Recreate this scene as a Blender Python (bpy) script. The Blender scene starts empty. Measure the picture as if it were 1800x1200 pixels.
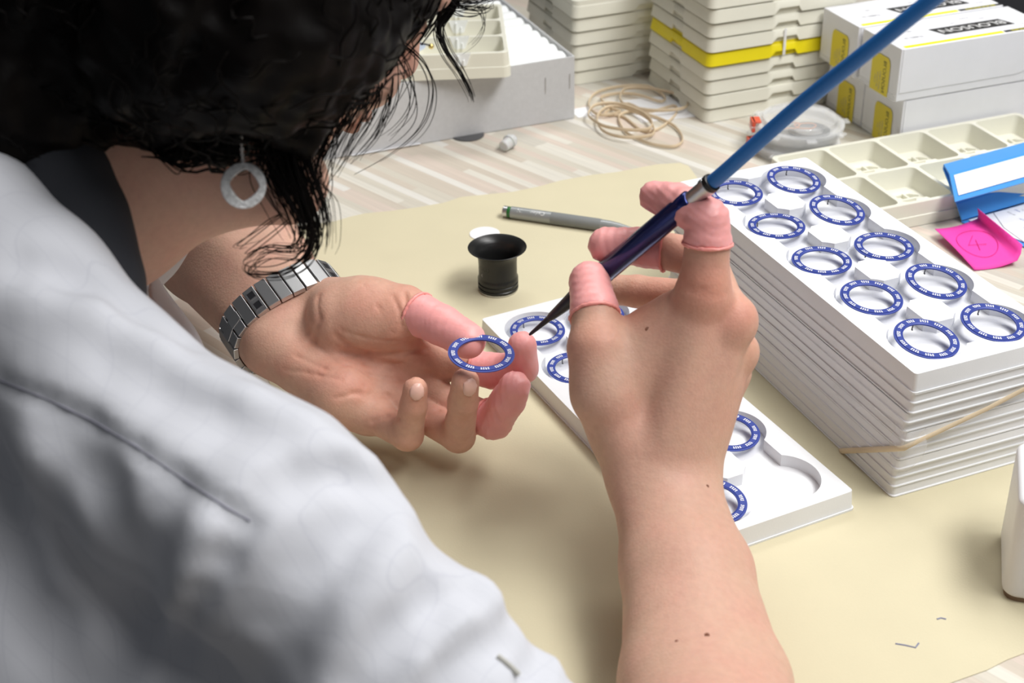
import bpy, bmesh, math, random
import numpy as np
from mathutils import Vector, Matrix, Euler

# ------------------------------------------------------------------ camera, light, exposure
# world: millimetres over the desk top, shifted up by the desk height and turned into metres
ZO = 740.0
FPX = 2583.36; PITCH = 0.5365142; ROLL = -0.0228477; CAMH = 521.89
_cp, _sp, _cr, _sr = math.cos(PITCH), math.sin(PITCH), math.cos(ROLL), math.sin(ROLL)
_R = np.array([1., 0, 0]); _U = np.array([0, _sp, _cp]); FWD = np.array([0, _cp, -_sp])
RGT = _cr * _R + _sr * _U; UPV = -_sr * _R + _cr * _U; CAM = np.array([0, 0, CAMH])

def P(x, y, d):
    """point in mm on the sight line of photo position x, y at distance d"""
    return CAM + (FWD + RGT * (x - 900) / FPX + UPV * (600 - y) / FPX) * d
def T(x, y, z=0.0):
    """point in mm where that sight line meets the level z over the desk"""
    d = FWD + RGT * (x - 900) / FPX + UPV * (600 - y) / FPX
    return CAM + d * ((z - CAMH) / d[2])
def W(p): return Vector((p[0] * .001, p[1] * .001, (p[2] + ZO) * .001))

scene = bpy.context.scene
COL = scene.collection
cam_data = bpy.data.cameras.new('camera'); cam = bpy.data.objects.new('camera', cam_data); COL.objects.link(cam)
cam_data.sensor_width = 22.3; cam_data.lens = FPX * 22.3 / 1800
cam_data.clip_start = 0.02; cam_data.clip_end = 50
m3 = Matrix((RGT, UPV, -FWD)).transposed()
cam.matrix_world = Matrix.Translation(W(CAM)) @ m3.to_4x4()
cam_data.dof.use_dof = True; cam_data.dof.focus_distance = 0.90; cam_data.dof.aperture_fstop = 7.5
scene.camera = cam

scene.view_settings.view_transform = 'Standard'; scene.view_settings.look = 'None'
scene.view_settings.exposure = -0.08; scene.view_settings.gamma = 1.0
scene.view_settings.use_curve_mapping = False

world = bpy.data.worlds.new('room_light'); scene.world = world; world.use_nodes = True
wb = world.node_tree.nodes['Background']; wb.inputs[0].default_value = (.93, .96, 1, 1); wb.inputs[1].default_value = 0.10

def area(name, loc, target, sx, sy, power, color=(1, 1, 1)):
    l = bpy.data.lights.new(name, 'AREA'); l.shape = 'RECTANGLE'; l.size = sx; l.size_y = sy; l.energy = power; l.color = color
    o = bpy.data.objects.new(name, l); COL.objects.link(o); o.location = W(loc)
    o.rotation_euler = (W(target) - W(loc)).to_track_quat('-Z', 'Y').to_euler()
    return o
area('overhead_lamp', (850, 780, 1500), (120, 800, 0), 1.25, 0.45, 20, (1, .99, .97))
area('overhead_lamp', (820, 230, 1550), (100, 700, 50), 1.25, 0.45, 18, (1, .99, .97))  # fill lamp added to brighten the hand, coat and tray sides facing the camera
area('overhead_lamp', (150, 1900, 1700), (100, 1000, 0), 1.25, 0.45, 15, (1, .99, .96))

# ------------------------------------------------------------------ helpers
def tag(o, label=None, cat=None, group=None, kind=None):
    if label: o['label'] = label
    if cat: o['category'] = cat
    if group: o['group'] = group
    if kind: o['kind'] = kind
    return o

def empty(name, loc=(0, 0, 0), rot=(0, 0, 0), label=None, cat=None, group=None, parent=None):
    o = bpy.data.objects.new(name, None); COL.objects.link(o); o.empty_display_size = .01
    if parent is None: o.location = W(loc)
    else: o.parent = parent; o.location = Vector(loc) * .001
    o.rotation_euler = rot
    return tag(o, label, cat, group)

class MB:
    def __init__(s): s.v = []; s.f = []
    def add(s, v, f):
        k = len(s.v); s.v += [tuple(map(float, p)) for p in v]; s.f += [tuple(i + k for i in q) for q in f]; return s
    def box(s, c, d, rz=0, top=(1, 1)):
        x, y, z = d[0] / 2, d[1] / 2, d[2] / 2; ca, sa = math.cos(rz), math.sin(rz); vs = []
        for sz in (-1, 1):
            for sx, sy in ((-1, -1), (1, -1), (1, 1), (-1, 1)):
                k = top if sz > 0 else (1, 1)
                a, b = sx * x * k[0], sy * y * k[1]
                vs.append((c[0] + a * ca - b * sa, c[1] + a * sa + b * ca, c[2] + sz * z))
        return s.add(vs, [(3, 2, 1, 0), (4, 5, 6, 7), (0, 1, 5, 4), (1, 2, 6, 5), (2, 3, 7, 6), (3, 0, 4, 7)])
    def prism(s, poly, z0, z1, scale_top=1.0):
        n = len(poly); v = [(x, y, z0) for x, y in poly] + [(x * scale_top, y * scale_top, z1) for x, y in poly]
        f = [tuple(range(n))[::-1], tuple(range(n, 2 * n))] + [(i, (i + 1) % n, n + (i + 1) % n, n + i) for i in range(n)]
        return s.add(v, f)
    def lathe(s, prof, n=40, close=False, ax=None):
        v = []; f = []; m = len(prof)
        for r, z in prof:
            for i in range(n):
                a = 2 * math.pi * i / n; v.append((r * math.cos(a), r * math.sin(a), z))
        for j in range(m if close else m - 1):
            k = (j + 1) % m
            for i in range(n): f.append((j * n + i, j * n + (i + 1) % n, k * n + (i + 1) % n, k * n + i))
        if not close:
            if prof[0][0] > 1e-6: f.append(tuple(range(n))[::-1])
            if prof[-1][0] > 1e-6: f.append(tuple((m - 1) * n + i for i in range(n)))
        if ax is not None:
            v = [tuple(ax @ Vector(p)) for p in v]
        return s.add(v, f)
    def tube(s, pts, rad, n=8, closed=False, flat=None):
        pts = [np.array(p, float) for p in pts]; m = len(pts)
        rr = rad if hasattr(rad, '__len__') else [rad] * m
        up = None; v = []; f = []
        for i in range(m):
            a = pts[(i - 1) % m] if (closed or i > 0) else pts[i]; b = pts[(i + 1) % m] if (closed or i < m - 1) else pts[i]
            t = b - a; t = t / (np.linalg.norm(t) + 1e-9)
            if up is None:
                up = np.array([0, 0, 1.]) if abs(t[2]) < .9 else np.array([1., 0, 0])
            if flat is not None: up = np.array(flat, float)
            x = np.cross(t, up); x /= np.linalg.norm(x) + 1e-9; up2 = np.cross(x, t)
            if flat is None: up = up2
            for k in range(n):
                an = 2 * math.pi * k / n
                h = 1.0 if flat is None else 2.2
                v.append(pts[i] + rr[i] * (math.cos(an) * x * 1.0 + math.sin(an) * up2 * h))
        for i in range(m if closed else m - 1):
            j = (i + 1) % m
            for k in range(n): f.append((i * n + k, i * n + (k + 1) % n, j * n + (k + 1) % n, j * n + k))
        if not closed: f += [tuple(range(n))[::-1], tuple((m - 1) * n + k for k in range(n))]
        return s.add(v, f)
    def build(s, name, mat, parent=None, loc=(0, 0, 0), rot=(0, 0, 0), smooth=False, bevel=0, seg=2, angle=35):
        me = bpy.data.meshes.new(name)
        me.from_pydata([(x * .001, y * .001, z * .001) for x, y, z in s.v], [], s.f); me.update()
        me.materials.append(mat)
        return link(name, me, parent, loc, rot, smooth, bevel, seg, angle)

def link(name, me, parent=None, loc=(0, 0, 0), rot=(0, 0, 0), smooth=False, bevel=0, seg=2, angle=35):
    o = bpy.data.objects.new(name, me); COL.objects.link(o)
    if parent is None: o.location = W(loc)
    else: o.parent = parent; o.location = Vector(loc) * .001
    o.rotation_euler = rot
    if smooth:
        me.polygons.foreach_set('use_smooth', [True] * len(me.polygons))
        if angle < 170: me.set_sharp_from_angle(angle=math.radians(angle))
    if bevel:
        b = o.modifiers.new('bevel', 'BEVEL'); b.width = bevel * .001; b.segments = seg; b.limit_method = 'ANGLE'; b.angle_limit = math.radians(30)
        me.polygons.foreach_set('use_smooth', [True] * len(me.polygons)); b.harden_normals = True
    return o

def copy_tree(o, parent=None):
    c = o.copy(); COL.objects.link(c)
    if parent is not None: c.parent = parent
    for ch in list(o.children): copy_tree(ch, c)
    return c

def rrect(w, d, r, n=5, cx=0, cy=0):
    out = []
    for sx, sy, a0 in ((1, 1, 0), (-1, 1, 90), (-1, -1, 180), (1, -1, 270)):
        for i in range(n + 1):
            a = math.radians(a0 + 90 * i / n)
            out.append((cx + sx * (w / 2 - r) + r * math.cos(a), cy + sy * (d / 2 - r) + r * math.sin(a)))
    return out

def text_mesh(body, size, depth=0.0):
    """lettering as a flat mesh in mm, centred"""
    c = bpy.data.curves.new('lettering', 'FONT'); c.body = body; c.size = size; c.extrude = depth
    c.align_x = 'CENTER'; c.align_y = 'CENTER'; c.resolution_u = 3
    o = bpy.data.objects.new('lettering', c); COL.objects.link(o)
    dg = bpy.context.evaluated_depsgraph_get(); me = bpy.data.meshes.new_from_object(o.evaluated_get(dg))
    v = [tuple(p.co) for p in me.vertices]; f = [tuple(p.vertices) for p in me.polygons]
    bpy.data.objects.remove(o); bpy.data.curves.remove(c); bpy.data.meshes.remove(me)
    return v, f

# ------------------------------------------------------------------ materials
MATS = {}
def mat(name, col, rough=.5, metal=0.0, sss=0.0, spec=.5, bump=0.0, bscale=300, var=0.0, vscale=40, trans=0.0, ior=1.45, coat=0.0, alpha=1.0):
    if name in MATS: return MATS[name]
    m = bpy.data.materials.new(name); m.use_nodes = True; nt = m.node_tree; b = nt.nodes['Principled BSDF']
    b.inputs['Base Color'].default_value = (*col, 1); b.inputs['Roughness'].default_value = rough; b.inputs['Metallic'].default_value = metal
    b.inputs['Specular IOR Level'].default_value = spec; b.inputs['IOR'].default_value = ior
    b.inputs['Transmission Weight'].default_value = trans; b.inputs['Coat Weight'].default_value = coat
    if sss: b.inputs['Subsurface Weight'].default_value = sss; b.inputs['Subsurface Radius'].default_value = (.004, .0018, .001); b.inputs['Subsurface Scale'].default_value = 1.0
    tc = nt.nodes.new('ShaderNodeTexCoord')
    n = nt.nodes.new('ShaderNodeTexNoise'); n.inputs['Scale'].default_value = vscale; n.inputs['Detail'].default_value = 4
    nt.links.new(tc.outputs['Object'], n.inputs['Vector'])
    mx = nt.nodes.new('ShaderNodeMix'); mx.data_type = 'RGBA'; mx.blend_type = 'MULTIPLY'
    mx.inputs[6].default_value = (*col, 1)
    rp = nt.nodes.new('ShaderNodeValToRGB'); v = var if var else .03
    rp.color_ramp.elements[0].position = .3; rp.color_ramp.elements[1].position = .7
    rp.color_ramp.elements[0].color = (1 - v, 1 - v, 1 - v, 1); rp.color_ramp.elements[1].color = (1, 1, 1, 1)
    nt.links.new(n.outputs['Fac'], rp.inputs['Fac']); nt.links.new(rp.outputs['Color'], mx.inputs[7]); mx.inputs[0].default_value = 1
    nt.links.new(mx.outputs[2], b.inputs['Base Color'])
    if bump:
        n2 = nt.nodes.new('ShaderNodeTexNoise'); n2.inputs['Scale'].default_value = bscale; n2.inputs['Detail'].default_value = 3
        nt.links.new(tc.outputs['Object'], n2.inputs['Vector'])
        bp = nt.nodes.new('ShaderNodeBump'); bp.inputs['Strength'].default_value = bump; bp.inputs['Distance'].default_value = .001
        nt.links.new(n2.outputs['Fac'], bp.inputs['Height']); nt.links.new(bp.outputs['Normal'], b.inputs['Normal'])
    MATS[name] = m; return m

M_tray = mat('white_tray_plastic', (.82, .83, .855), .38, sss=.0, bump=.05, bscale=900)
M_cream = mat('cream_plastic', (.80, .785, .68), .42, bump=.04, bscale=700)
M_yellow = mat('yellow_plastic', (.86, .72, .01), .4)
M_ring = mat('blue_anodised', (.030, .055, .30), .48, metal=.1)
M_white = mat('white_print', (.88, .88, .88), .5)
M_kraft = mat('kraft_paper', (.67, .608, .425), .8, bump=.12, bscale=900, var=.05, vscale=14)
M_grey = mat('grey_cardboard', (.58, .585, .60), .75, bump=.08, bscale=500, var=.06, vscale=300)
M_paper = mat('white_paper', (.86, .86, .88), .7)
M_foam = mat('white_foam', (.88, .90, .90), .8)
M_black = mat('black_plastic', (.012, .012, .012), .34)
M_steel = mat('steel', (.60, .60, .61), .36, metal=1)
M_darksteel = mat('dark_metal', (.10, .10, .11), .35, metal=.9)
M_rubber = mat('tan_rubber', (.74, .60, .42), .6, var=.12, vscale=60)
M_red = mat('red_plastic', (.72, .10, .05), .4)
M_clear = mat('clear_plastic', (.90, .91, .92), .08, spec=.8)
M_clear.node_tree.nodes['Principled BSDF'].inputs['Alpha'].default_value = .27
M_carton = mat('white_carton', (.84, .845, .88), .5)
M_label = mat('yellow_label', (.80, .66, .05), .5)
M_print_y = mat('yellow_print', (.95, .86, .0), .5)
M_ink = mat('black_ink', (.03, .03, .03), .6)
M_inkg = mat('grey_ink', (.32, .32, .34), .6)
M_folder = mat('blue_folder_plastic', (.075, .33, .80), .35)
M_note = mat('pink_note_paper', (.92, .06, .42), .7)
M_noteink = mat('red_ink', (.62, .01, .22), .6)
M_pengrey = mat('grey_pen_metal', (.33, .345, .35), .38, metal=.35)
M_pengrip = mat('grey_pen_grip', (.22, .23, .23), .7, bump=.25, bscale=1800)
M_green = mat('green_ring', (.02, .14, .03), .35)
M_gold = mat('gold_metal', (.75, .58, .22), .25, metal=1)
M_orange = mat('orange_print', (.85, .28, .06), .5)

# desk laminate: pale planks in soft stripes at an angle
def wood():
    m = bpy.data.materials.new('pale_wood_laminate'); m.use_nodes = True; nt = m.node_tree; b = nt.nodes['Principled BSDF']
    N = nt.nodes.new; L = nt.links.new
    tc = N('ShaderNodeTexCoord'); mp = N('ShaderNodeMapping'); mp.inputs['Rotation'].default_value = (0, 0, math.radians(-23.2)); L(tc.outputs['Object'], mp.inputs['Vector'])
    sx = N('ShaderNodeSeparateXYZ'); L(mp.outputs[0], sx.inputs[0])
    def mth(op, a, b=None):
        n = N('ShaderNodeMath'); n.operation = op
        for i, v in enumerate((a, b)):
            if v is None: continue
            if isinstance(v, (int, float)): n.inputs[i].default_value = v
            else: L(v, n.inputs[i])
        return n.outputs[0]
    ix = mth('FLOOR', mth('MULTIPLY', sx.outputs[0], 125.0))
    w1 = N('ShaderNodeTexWhiteNoise'); w1.noise_dimensions = '1D'; L(ix, w1.inputs['W'])
    iy = mth('FLOOR', mth('ADD', mth('MULTIPLY', sx.outputs[1], 4.0), mth('MULTIPLY', w1.outputs['Value'], 17.0)))
    cb = N('ShaderNodeCombineXYZ'); L(ix, cb.inputs[0]); L(iy, cb.inputs[1])
    w2 = N('ShaderNodeTexWhiteNoise'); w2.noise_dimensions = '2D'; L(cb.outputs[0], w2.inputs['Vector'])
    rp = N('ShaderNodeValToRGB'); cr = rp.color_ramp; L(w2.outputs['Value'], rp.inputs['Fac'])
    cols = [(.0, (.62, .57, .47)), (.22, (.60, .52, .42)), (.42, (.72, .68, .59)), (.62, (.66, .55, .46)), (.80, (.76, .73, .67)), (.92, (.57, .53, .45))]
    cr.interpolation = 'CONSTANT'
    while len(cr.elements) < len(cols): cr.elements.new(.5)
    for e, (p, c) in zip(cr.elements, cols): e.position = p; e.color = (*c, 1)
    mp3 = N('ShaderNodeMapping'); mp3.inputs['Scale'].default_value = (420, 9, 1); L(mp.outputs[0], mp3.inputs['Vector'])
    no = N('ShaderNodeTexNoise'); no.inputs['Scale'].default_value = 1; no.inputs['Detail'].default_value = 5; L(mp3.outputs[0], no.inputs['Vector'])
    mx = N('ShaderNodeMix'); mx.data_type = 'RGBA'; mx.blend_type = 'MULTIPLY'; mx.inputs[0].default_value = .30
    L(rp.outputs[0], mx.inputs[6]); L(no.outputs['Fac'], mx.inputs[7]); 
    br = N('ShaderNodeBrightContrast'); br.inputs['Bright'].default_value = .08; L(mx.outputs[2], br.inputs[0]); L(br.outputs[0], b.inputs['Base Color'])
    b.inputs['Roughness'].default_value = .42
    return m
M_wood = wood()
M_floor = mat('grey_floor_vinyl', (.16, .16, .165), .5, var=.1)
M_panel = mat('dark_grey_partition', (.055, .055, .062), .8, bump=.1)
# ------------------------------------------------------------------ setting and desk
YAW = math.radians(20.5)
UDIR = np.array([math.cos(YAW), math.sin(YAW), 0]); VDIR = np.array([-math.sin(YAW), math.cos(YAW), 0])
def UV(u, v, z=0): return UDIR * u + VDIR * v + np.array([0, 0, z])
def inv(p): return float(p @ UDIR), float(p @ VDIR)

tag(MB().box((0, 0, -5), (5000, 5000, 10)).build('floor', M_floor, loc=(0, 600, -740)), kind='structure')
pu0, pv0 = 520, 1620
tag(MB().box((0, 0, 600), (3000, 40, 1700), 0).build('wall_back', M_panel, loc=UV(500, 1668, -740 + 250), rot=(0, 0, YAW)), kind='structure')

desk = empty('desk', UV(502, 700, -740), (0, 0, YAW), 'pale striped wood laminate desk covered with trays and boxes', 'desk')
dt = MB().box((0, 0, 740 - 14), (915, 1880, 28)).build('desktop', M_wood, desk, bevel=2)
for sx in (-1, 1):
    for sy in (-1, 1):
        MB().box((sx * 420, sy * 880, 356), (50, 50, 712)).build('leg', M_darksteel, desk, bevel=2)

# kraft paper sheet with a torn wavy back edge
def kraft():
    rnd = random.Random(4)
    back = [(440, 404), (520, 400), (560, 394), (590, 389), (618, 381), (640, 376), (690, 371), (735, 365), (780, 357), (810, 347), (850, 343), (900, 338), (945, 329), (985, 318), (1040, 308), (1085, 303), (1130, 294), (1160, 289), (1195, 287), (1210, 292)]
    B = [T(x, y)[:2] for x, y in back]
    L0 = T(320, 455)[:2]
    front = [T(1810, 1145)[:2], T(1770, 1160)[:2], T(1735, 1178)[:2], T(1690, 1194)[:2], T(1640, 1212)[:2], T(1400, 1290)[:2], T(900, 1420)[:2]]
    left = [T(300, 1500)[:2] if False else np.array([-60., 470.]), np.array([-120., 720.]), T(480, 690)[:2], T(450, 610)[:2], T(425, 530)[:2], T(400, 450)[:2]]
    right = [T(1290, 400)[:2], np.array([335., 760.])]
    poly = list(B) + right + front + left
    m = MB(); m.prism([tuple(p) for p in poly], 0.15, 0.45)
    o = m.build('kraft_paper_sheet', M_kraft); o.location = W((0, 0, 0))
    tag(o, 'large sheet of tan kraft paper with torn wavy edge lying on the desk', 'paper')
    return o
kraft()
# small pen strokes left on the paper
def stroke(name, pts, label, r=.5, mt=None):
    m = MB(); w = [T(x, y, .5) for x, y in pts]; b = w[0].copy()
    m.tube([p - b for p in w], r, 5)
    return tag(m.build(name, mt or mat('blue_grey_ink', (.28, .29, .40), .7), loc=b), label, 'mark')
stroke('pen_mark', [(1574, 1131), (1592, 1134), (1609, 1138), (1615, 1130)], 'hooked grey pencil stroke on the kraft paper near its front edge')
stroke('pen_mark', [(1647, 1088), (1654, 1086), (1663, 1088)], 'short straight grey pencil stroke above the hooked one on kraft paper')

# ------------------------------------------------------------------ white insert trays
TW, TL, PA, PB = 104.6, 283.0, 46.8, 55.24
def recess_outline_cutter(depth_top, floor_z):
    m = MB(); h = depth_top - floor_z + 3; zc = floor_z + h / 2
    for i in range(5):
        for s in (-1, 1):
            c = [(s * PA / 2 + 23.4 * math.cos(2 * math.pi * k / 56), (i - 2) * PB + 23.4 * math.sin(2 * math.pi * k / 56)) for k in range(56)]
            m.prism(c, floor_z, floor_z + h)
    return m, h, zc
def make_insert_tray_mesh():
    H = 12.6; fz = 4.6
    body = MB(); body.prism(rrect(TW, TL, 2.2, 3), 1.2, H, 0.992)
    me = body.build('tmp_tray', M_tray)
    objs = [me]
    def cut(mb):
        c = mb.build('tmp_cut', M_tray); objs.append(c)
        md = me.modifiers.new('b', 'BOOLEAN'); md.object = c; md.operation = 'DIFFERENCE'; md.solver = 'EXACT'
    rnd = 0
    for s in (-1, 1):
        for i in range(5):
            r = 22.6 + .013 * i
            c = [(s * PA / 2 + r * math.cos(2 * math.pi * (k + .5) / 52), (i - 2) * PB + r * math.sin(2 * math.pi * (k + .5) / 52)) for k in range(52)]
            cut(MB().prism(c, fz + .001 * i, 20))
    for s in (-1, 1):   # slots joining the pockets of a column
        cut(MB().box((s * PA / 2 + s * .3, 0, 14 + fz - .01), (25.0, PB * 4, 28)))
    for i in range(5):  # slots joining the two pockets of a row
        cut(MB().box((0.05, (i - 2) * PB, 14 + fz - .02), (PA, 27, 28)))
    dg = bpy.context.evaluated_depsgraph_get()
    out = bpy.data.meshes.new_from_object(me.evaluated_get(dg)); out.name = 'insert_tray'
    for o in objs: bpy.data.objects.remove(o)
    # skirt flange at the foot
    fl = MB(); a = rrect(TW + 1.6, TL + 1.6, 2.6, 3)
    bm = bmesh.new(); bm.from_mesh(out)
    n = len(a); 
    vs = [bm.verts.new((x * .001, y * .001, z * .001)) for z in (0, 1.3) for x, y in a]
    bm.faces.new(vs[:n][::-1]); bm.faces.new(vs[n:])
    for i in range(n): bm.faces.new((vs[i], vs[(i + 1) % n], vs[n + (i + 1) % n], vs[n + i]))
    bm.to_mesh(out); bm.free()
    out.materials.clear(); out.materials.append(M_tray)
    return out
tray_mesh = make_insert_tray_mesh()
def nested_tray_mesh():
    m = MB(); H = 6.55
    # wall with a small flange at its foot and a step under the next tray
    prof = [(0, 0), (0, 1.0), (-.8, 1.3), (-1.1, 6.0), (-3.2, 6.0), (-3.2, 6.6)]
    rings = [[(x, y, z) for x, y in rrect(TW + 1.6 + 2 * d, TL + 1.6 + 2 * d, 3.0 + min(0, d) * .5, 4)] for d, z in prof]
    n = len(rings[0]); v = [p for r in rings for p in r]; f = [tuple(range(n))[::-1]]
    for j in range(len(rings) - 1):
        for i in range(n): f.append((j * n + i, j * n + (i + 1) % n, (j + 1) * n + (i + 1) % n, (j + 1) * n + i))
    f.append(tuple((len(rings) - 1) * n + i for i in range(n)))
    m.add(v, f); o = m.build('t', M_tray); me = o.data; bpy.data.objects.remove(o); return me
nested_mesh = nested_tray_mesh()

SX, SY, SYAW = 220.4, 838.2, 0.37427
LX, LY, LYAW = 86.6, 783.4, 0.44746
def place_tray(me, loc, yaw, label, group, name='insert_tray'):
    o = link(name, me, None, loc, (0, 0, yaw), bevel=.45, seg=2)
    return tag(o, label, 'tray', group)
low_tray = place_tray(tray_mesh, (LX, LY, .5), LYAW, 'white plastic tray lying alone on the kraft paper under the right hand', 'white insert trays')
ORD = ['second', 'third', 'fourth', 'fifth', 'sixth', 'seventh', 'eighth', 'ninth', 'tenth', 'eleventh']
rnd = random.Random(7)
zt = .5
for k in range(11):
    idx = 11 - k
    name = 'lowest' if idx == 11 else ORD[idx - 1]
    lean = (11 - k) * .55
    o = place_tray(nested_mesh, (SX + rnd.uniform(-.7, .7) - lean * .6, SY + rnd.uniform(-.7, .7) + lean * .3 , zt), SYAW + rnd.uniform(-.004, .004),
               ('%s tray from the top of the white tray stack, only its rim showing' % name) if idx < 11 else 'lowest tray of the white tray stack, lying on the kraft paper', 'white insert trays')
    zt += 6.55
top_z = zt
top_tray = place_tray(tray_mesh, (SX, SY, zt), SYAW, 'topmost white tray of the tall stack, holding ten blue rings', 'white insert trays')

# ------------------------------------------------------------------ blue dial rings
def ring_meshes():
    prof = [(13.6, 0), (18.4, 0), (19.0, .25), (19.0, .75), (17.9, .85), (17.7, 1.25), (14.6, 1.25), (14.2, .95), (13.6, .8)]
    b = MB().lathe(prof, 72, close=True)
    nm = MB(); r = random.Random(3)
    for g in range(12):
        for k in range(4):
            a = math.radians(g * 30 + (k - 1.5) * 4.7 + 3); rr = 16.2
            ca, sa = math.cos(a), math.sin(a)
            # a tiny numeral: stem plus one or two bars
            pcs = [((-.0, 0), (2.1, .46))]
            if k % 2 == g % 2: pcs += [((.62, .33), (.55, .62)), ((-.68, .33), (.55, .6))]
            else: pcs += [((.74, .3), (.55, .62)), ((.0, .3), (.5, .55))]
            for (pr, pt), (dr, dtt) in pcs:
                R0 = rr + pr
                x, y = R0 * ca - pt * sa, R0 * sa + pt * ca
                nm.box((x, y, 1.27), (dr, dtt, .08), a)
    pin = MB().tube([(0, 0, .3), (0, 0, -3.4)], .42, 8).tube([(0, 0, -3.3), (0, .5, -3.9)], .5, 8)
    return b, nm, pin
_b, _n, _p = ring_meshes()
def new_ring(loc, rot, label, group):
    global RING
    if RING is None:
        r = empty('dial_ring', loc, rot, label, 'ring', group)
        _b.build('band', M_ring, r, smooth=True, angle=25)
        _n.build('numerals', M_white, r); tag(r.children[-1], 'small white printed numerals')
        for a_ in (math.pi,): _p.build('locating_pin', M_darksteel, r, loc=(14.2 * math.cos(a_), 14.2 * math.sin(a_), 0), smooth=True)
        RING = r; return r
    c = copy_tree(RING); c.location = W(loc); c.rotation_euler = rot; tag(c, label, 'ring', group); return c
RING = None
def tilt_rot(deg, az, spin):
    """ring leaning: its normal tips by deg towards the compass direction az (radians), spun about itself"""
    q = Matrix.Rotation(math.radians(deg), 3, Vector((-math.sin(az), math.cos(az), 0))) @ Matrix.Rotation(spin + math.pi, 3, 'Z')
    return q.to_euler()
def slot(cx, cy, yaw, s, i, z):
    u, v = s * PA / 2, i * PB
    return (cx + u * math.cos(yaw) - v * math.sin(yaw), cy + u * math.sin(yaw) + v * math.cos(yaw), z)
rows = ['first', 'second', 'third', 'fourth', 'fifth']
# tilt, azimuth per slot, read off the photo; nearest row i = -2
SPEC = {(-1, 2): (3, -1.2, 1.8), (1, 2): (8, -.75, 1.75), (-1, 1): (0, 0, 2.5), (1, 1): (10, -.7, 1.8), (-1, 0): (1, -1.2, 2.9), (1, 0): (2, -1.1, 3.6), (-1, -1): (6, -.9, 2.6), (1, -1): (9, -.8, 1.8), (-1, -2): (9, -.9, 1.9), (1, -2): (8, -.9, 1.9)}
fz = top_z + 6.0
for (s, i), (tl, az, sp) in SPEC.items():
    row = rows[2 - i]
    lab = 'blue ring in %s row from the far end, %s column of the stacked top tray' % (row, 'left' if s < 0 else 'right')
    lift = 19 * math.sin(math.radians(tl)) * .75 + 3.9
    new_ring(slot(SX, SY, SYAW, s, i, fz + lift), tilt_rot(tl, az + SYAW * 0, sp), lab, 'blue dial rings on the stacked tray')
lows = [((-1, 2), (2, -1.2, 2.3), 'blue ring in the lone tray just behind the raised index fingertip and tool tip'),
        ((-1, 1), (2, -1.0, 2.2), 'blue ring in the lone tray half hidden by the right hand, below the middle finger'),
        ((1, 2), (2, -1.0, 2.2), 'blue ring in the lone tray almost hidden behind the right thumb'),
        ((1, -1), (5, -1.0, 2.2), 'blue ring in the lone tray to the right of the wrist'),
        ((-1, -2), (7, -.9, 2.2), 'blue ring in the nearest pocket of the lone tray, partly behind the forearm')]
for (s, i), (tl, az, sp), lab in lows:
    lift = 19 * math.sin(math.radians(tl)) * .75 + 3.6
    new_ring(slot(LX, LY, LYAW, s, i, .5 + 6.0 + lift), tilt_rot(tl, az, sp), lab, 'blue dial rings in the lone tray')

# rubber band and crumpled film round the stack
def stack_pt(u, v, z): 
    return np.array(slot(SX, SY, SYAW, u / (PA / 2), v / PB, z))
def stack_band():
    hw, hl = TW / 2 + 2.4, TL / 2 + 2.0
    path = []
    def zat(u, v):  # rises towards the far right, sags at the near left corner
        return 0
    q = T(1478, 795, 0); vv = float((q - np.array([SX, SY, 0])) @ np.array([-math.sin(SYAW), math.cos(SYAW), 0]))
    c = [(-hw - 1.5, -hl - .6, 39), (0, -hl - .3, 51), (hw, -hl, 66), (hw + .3, -hl + 50, 40), (hw + .3, -hl + 100, 4), (hw - 2, -hl + 104, .25), (-hw + 2, vv + 1, .25), (-hw - 2.6, vv, 1.2)]
    pts = []
    for i in range(len(c)):
        a = np.array(c[i]); b = np.array(c[(i + 1) % len(c)])
        for t in np.linspace(0, 1, 8, endpoint=False): pts.append(a * (1 - t) + b * t)
    w = [stack_pt(*p) for p in pts]; b0 = stack_pt(-hw, -hl, .5)
    m = MB().tube([p - b0 for p in w], .8, 8, closed=True, flat=(0, 0, 1))
    tag(m.build('rubber_band', M_rubber, loc=b0, smooth=True, angle=80), 'tan rubber band stretched around the white tray stack', 'rubber band')
stack_band()
def film(name, pts_fn, nu, nv, label, mt):
    v = []; f = []
    for i in range(nu):
        for j in range(nv): v.append(pts_fn(i / (nu - 1), j / (nv - 1)))
    for i in range(nu - 1):
        for j in range(nv - 1): f.append((i * nv + j, (i + 1) * nv + j, (i + 1) * nv + j + 1, i * nv + j + 1))
    b = np.array(v).mean(0); b[2] = min(p[2] for p in v)
    o = MB().add([np.array(p) - b for p in v], f).build(name, mt, loc=b, smooth=True, angle=180)
    return tag(o, label, 'film')
M_film = mat('thin_film', (.93, .93, .96), .25, trans=.0, spec=.6)
_b = M_film.node_tree.nodes['Principled BSDF']; _b.inputs['Alpha'].default_value = .22
rf = random.Random(11); 
hw, hl = TW / 2, TL / 2
ph = [rf.uniform(0, 6.28) for _ in range(8)]
def filmfn(a, b):
    v = -hl - 2.5 + a * 75; z = 50 - 6 * a - b * (9 + 3 * math.sin(5 * a + ph[0]) + 1.0 * math.sin(13 * a + ph[1]))
    off = 2.6 + .9 * math.sin(9 * a + ph[2] + 2 * b) * b + .5 * math.sin(7 * a + ph[3])
    return stack_pt(-hw - off, v, z)
film('plastic_film', filmfn, 40, 7, 'thin clear plastic film hanging out of the side of the tray stack', M_film)
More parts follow.
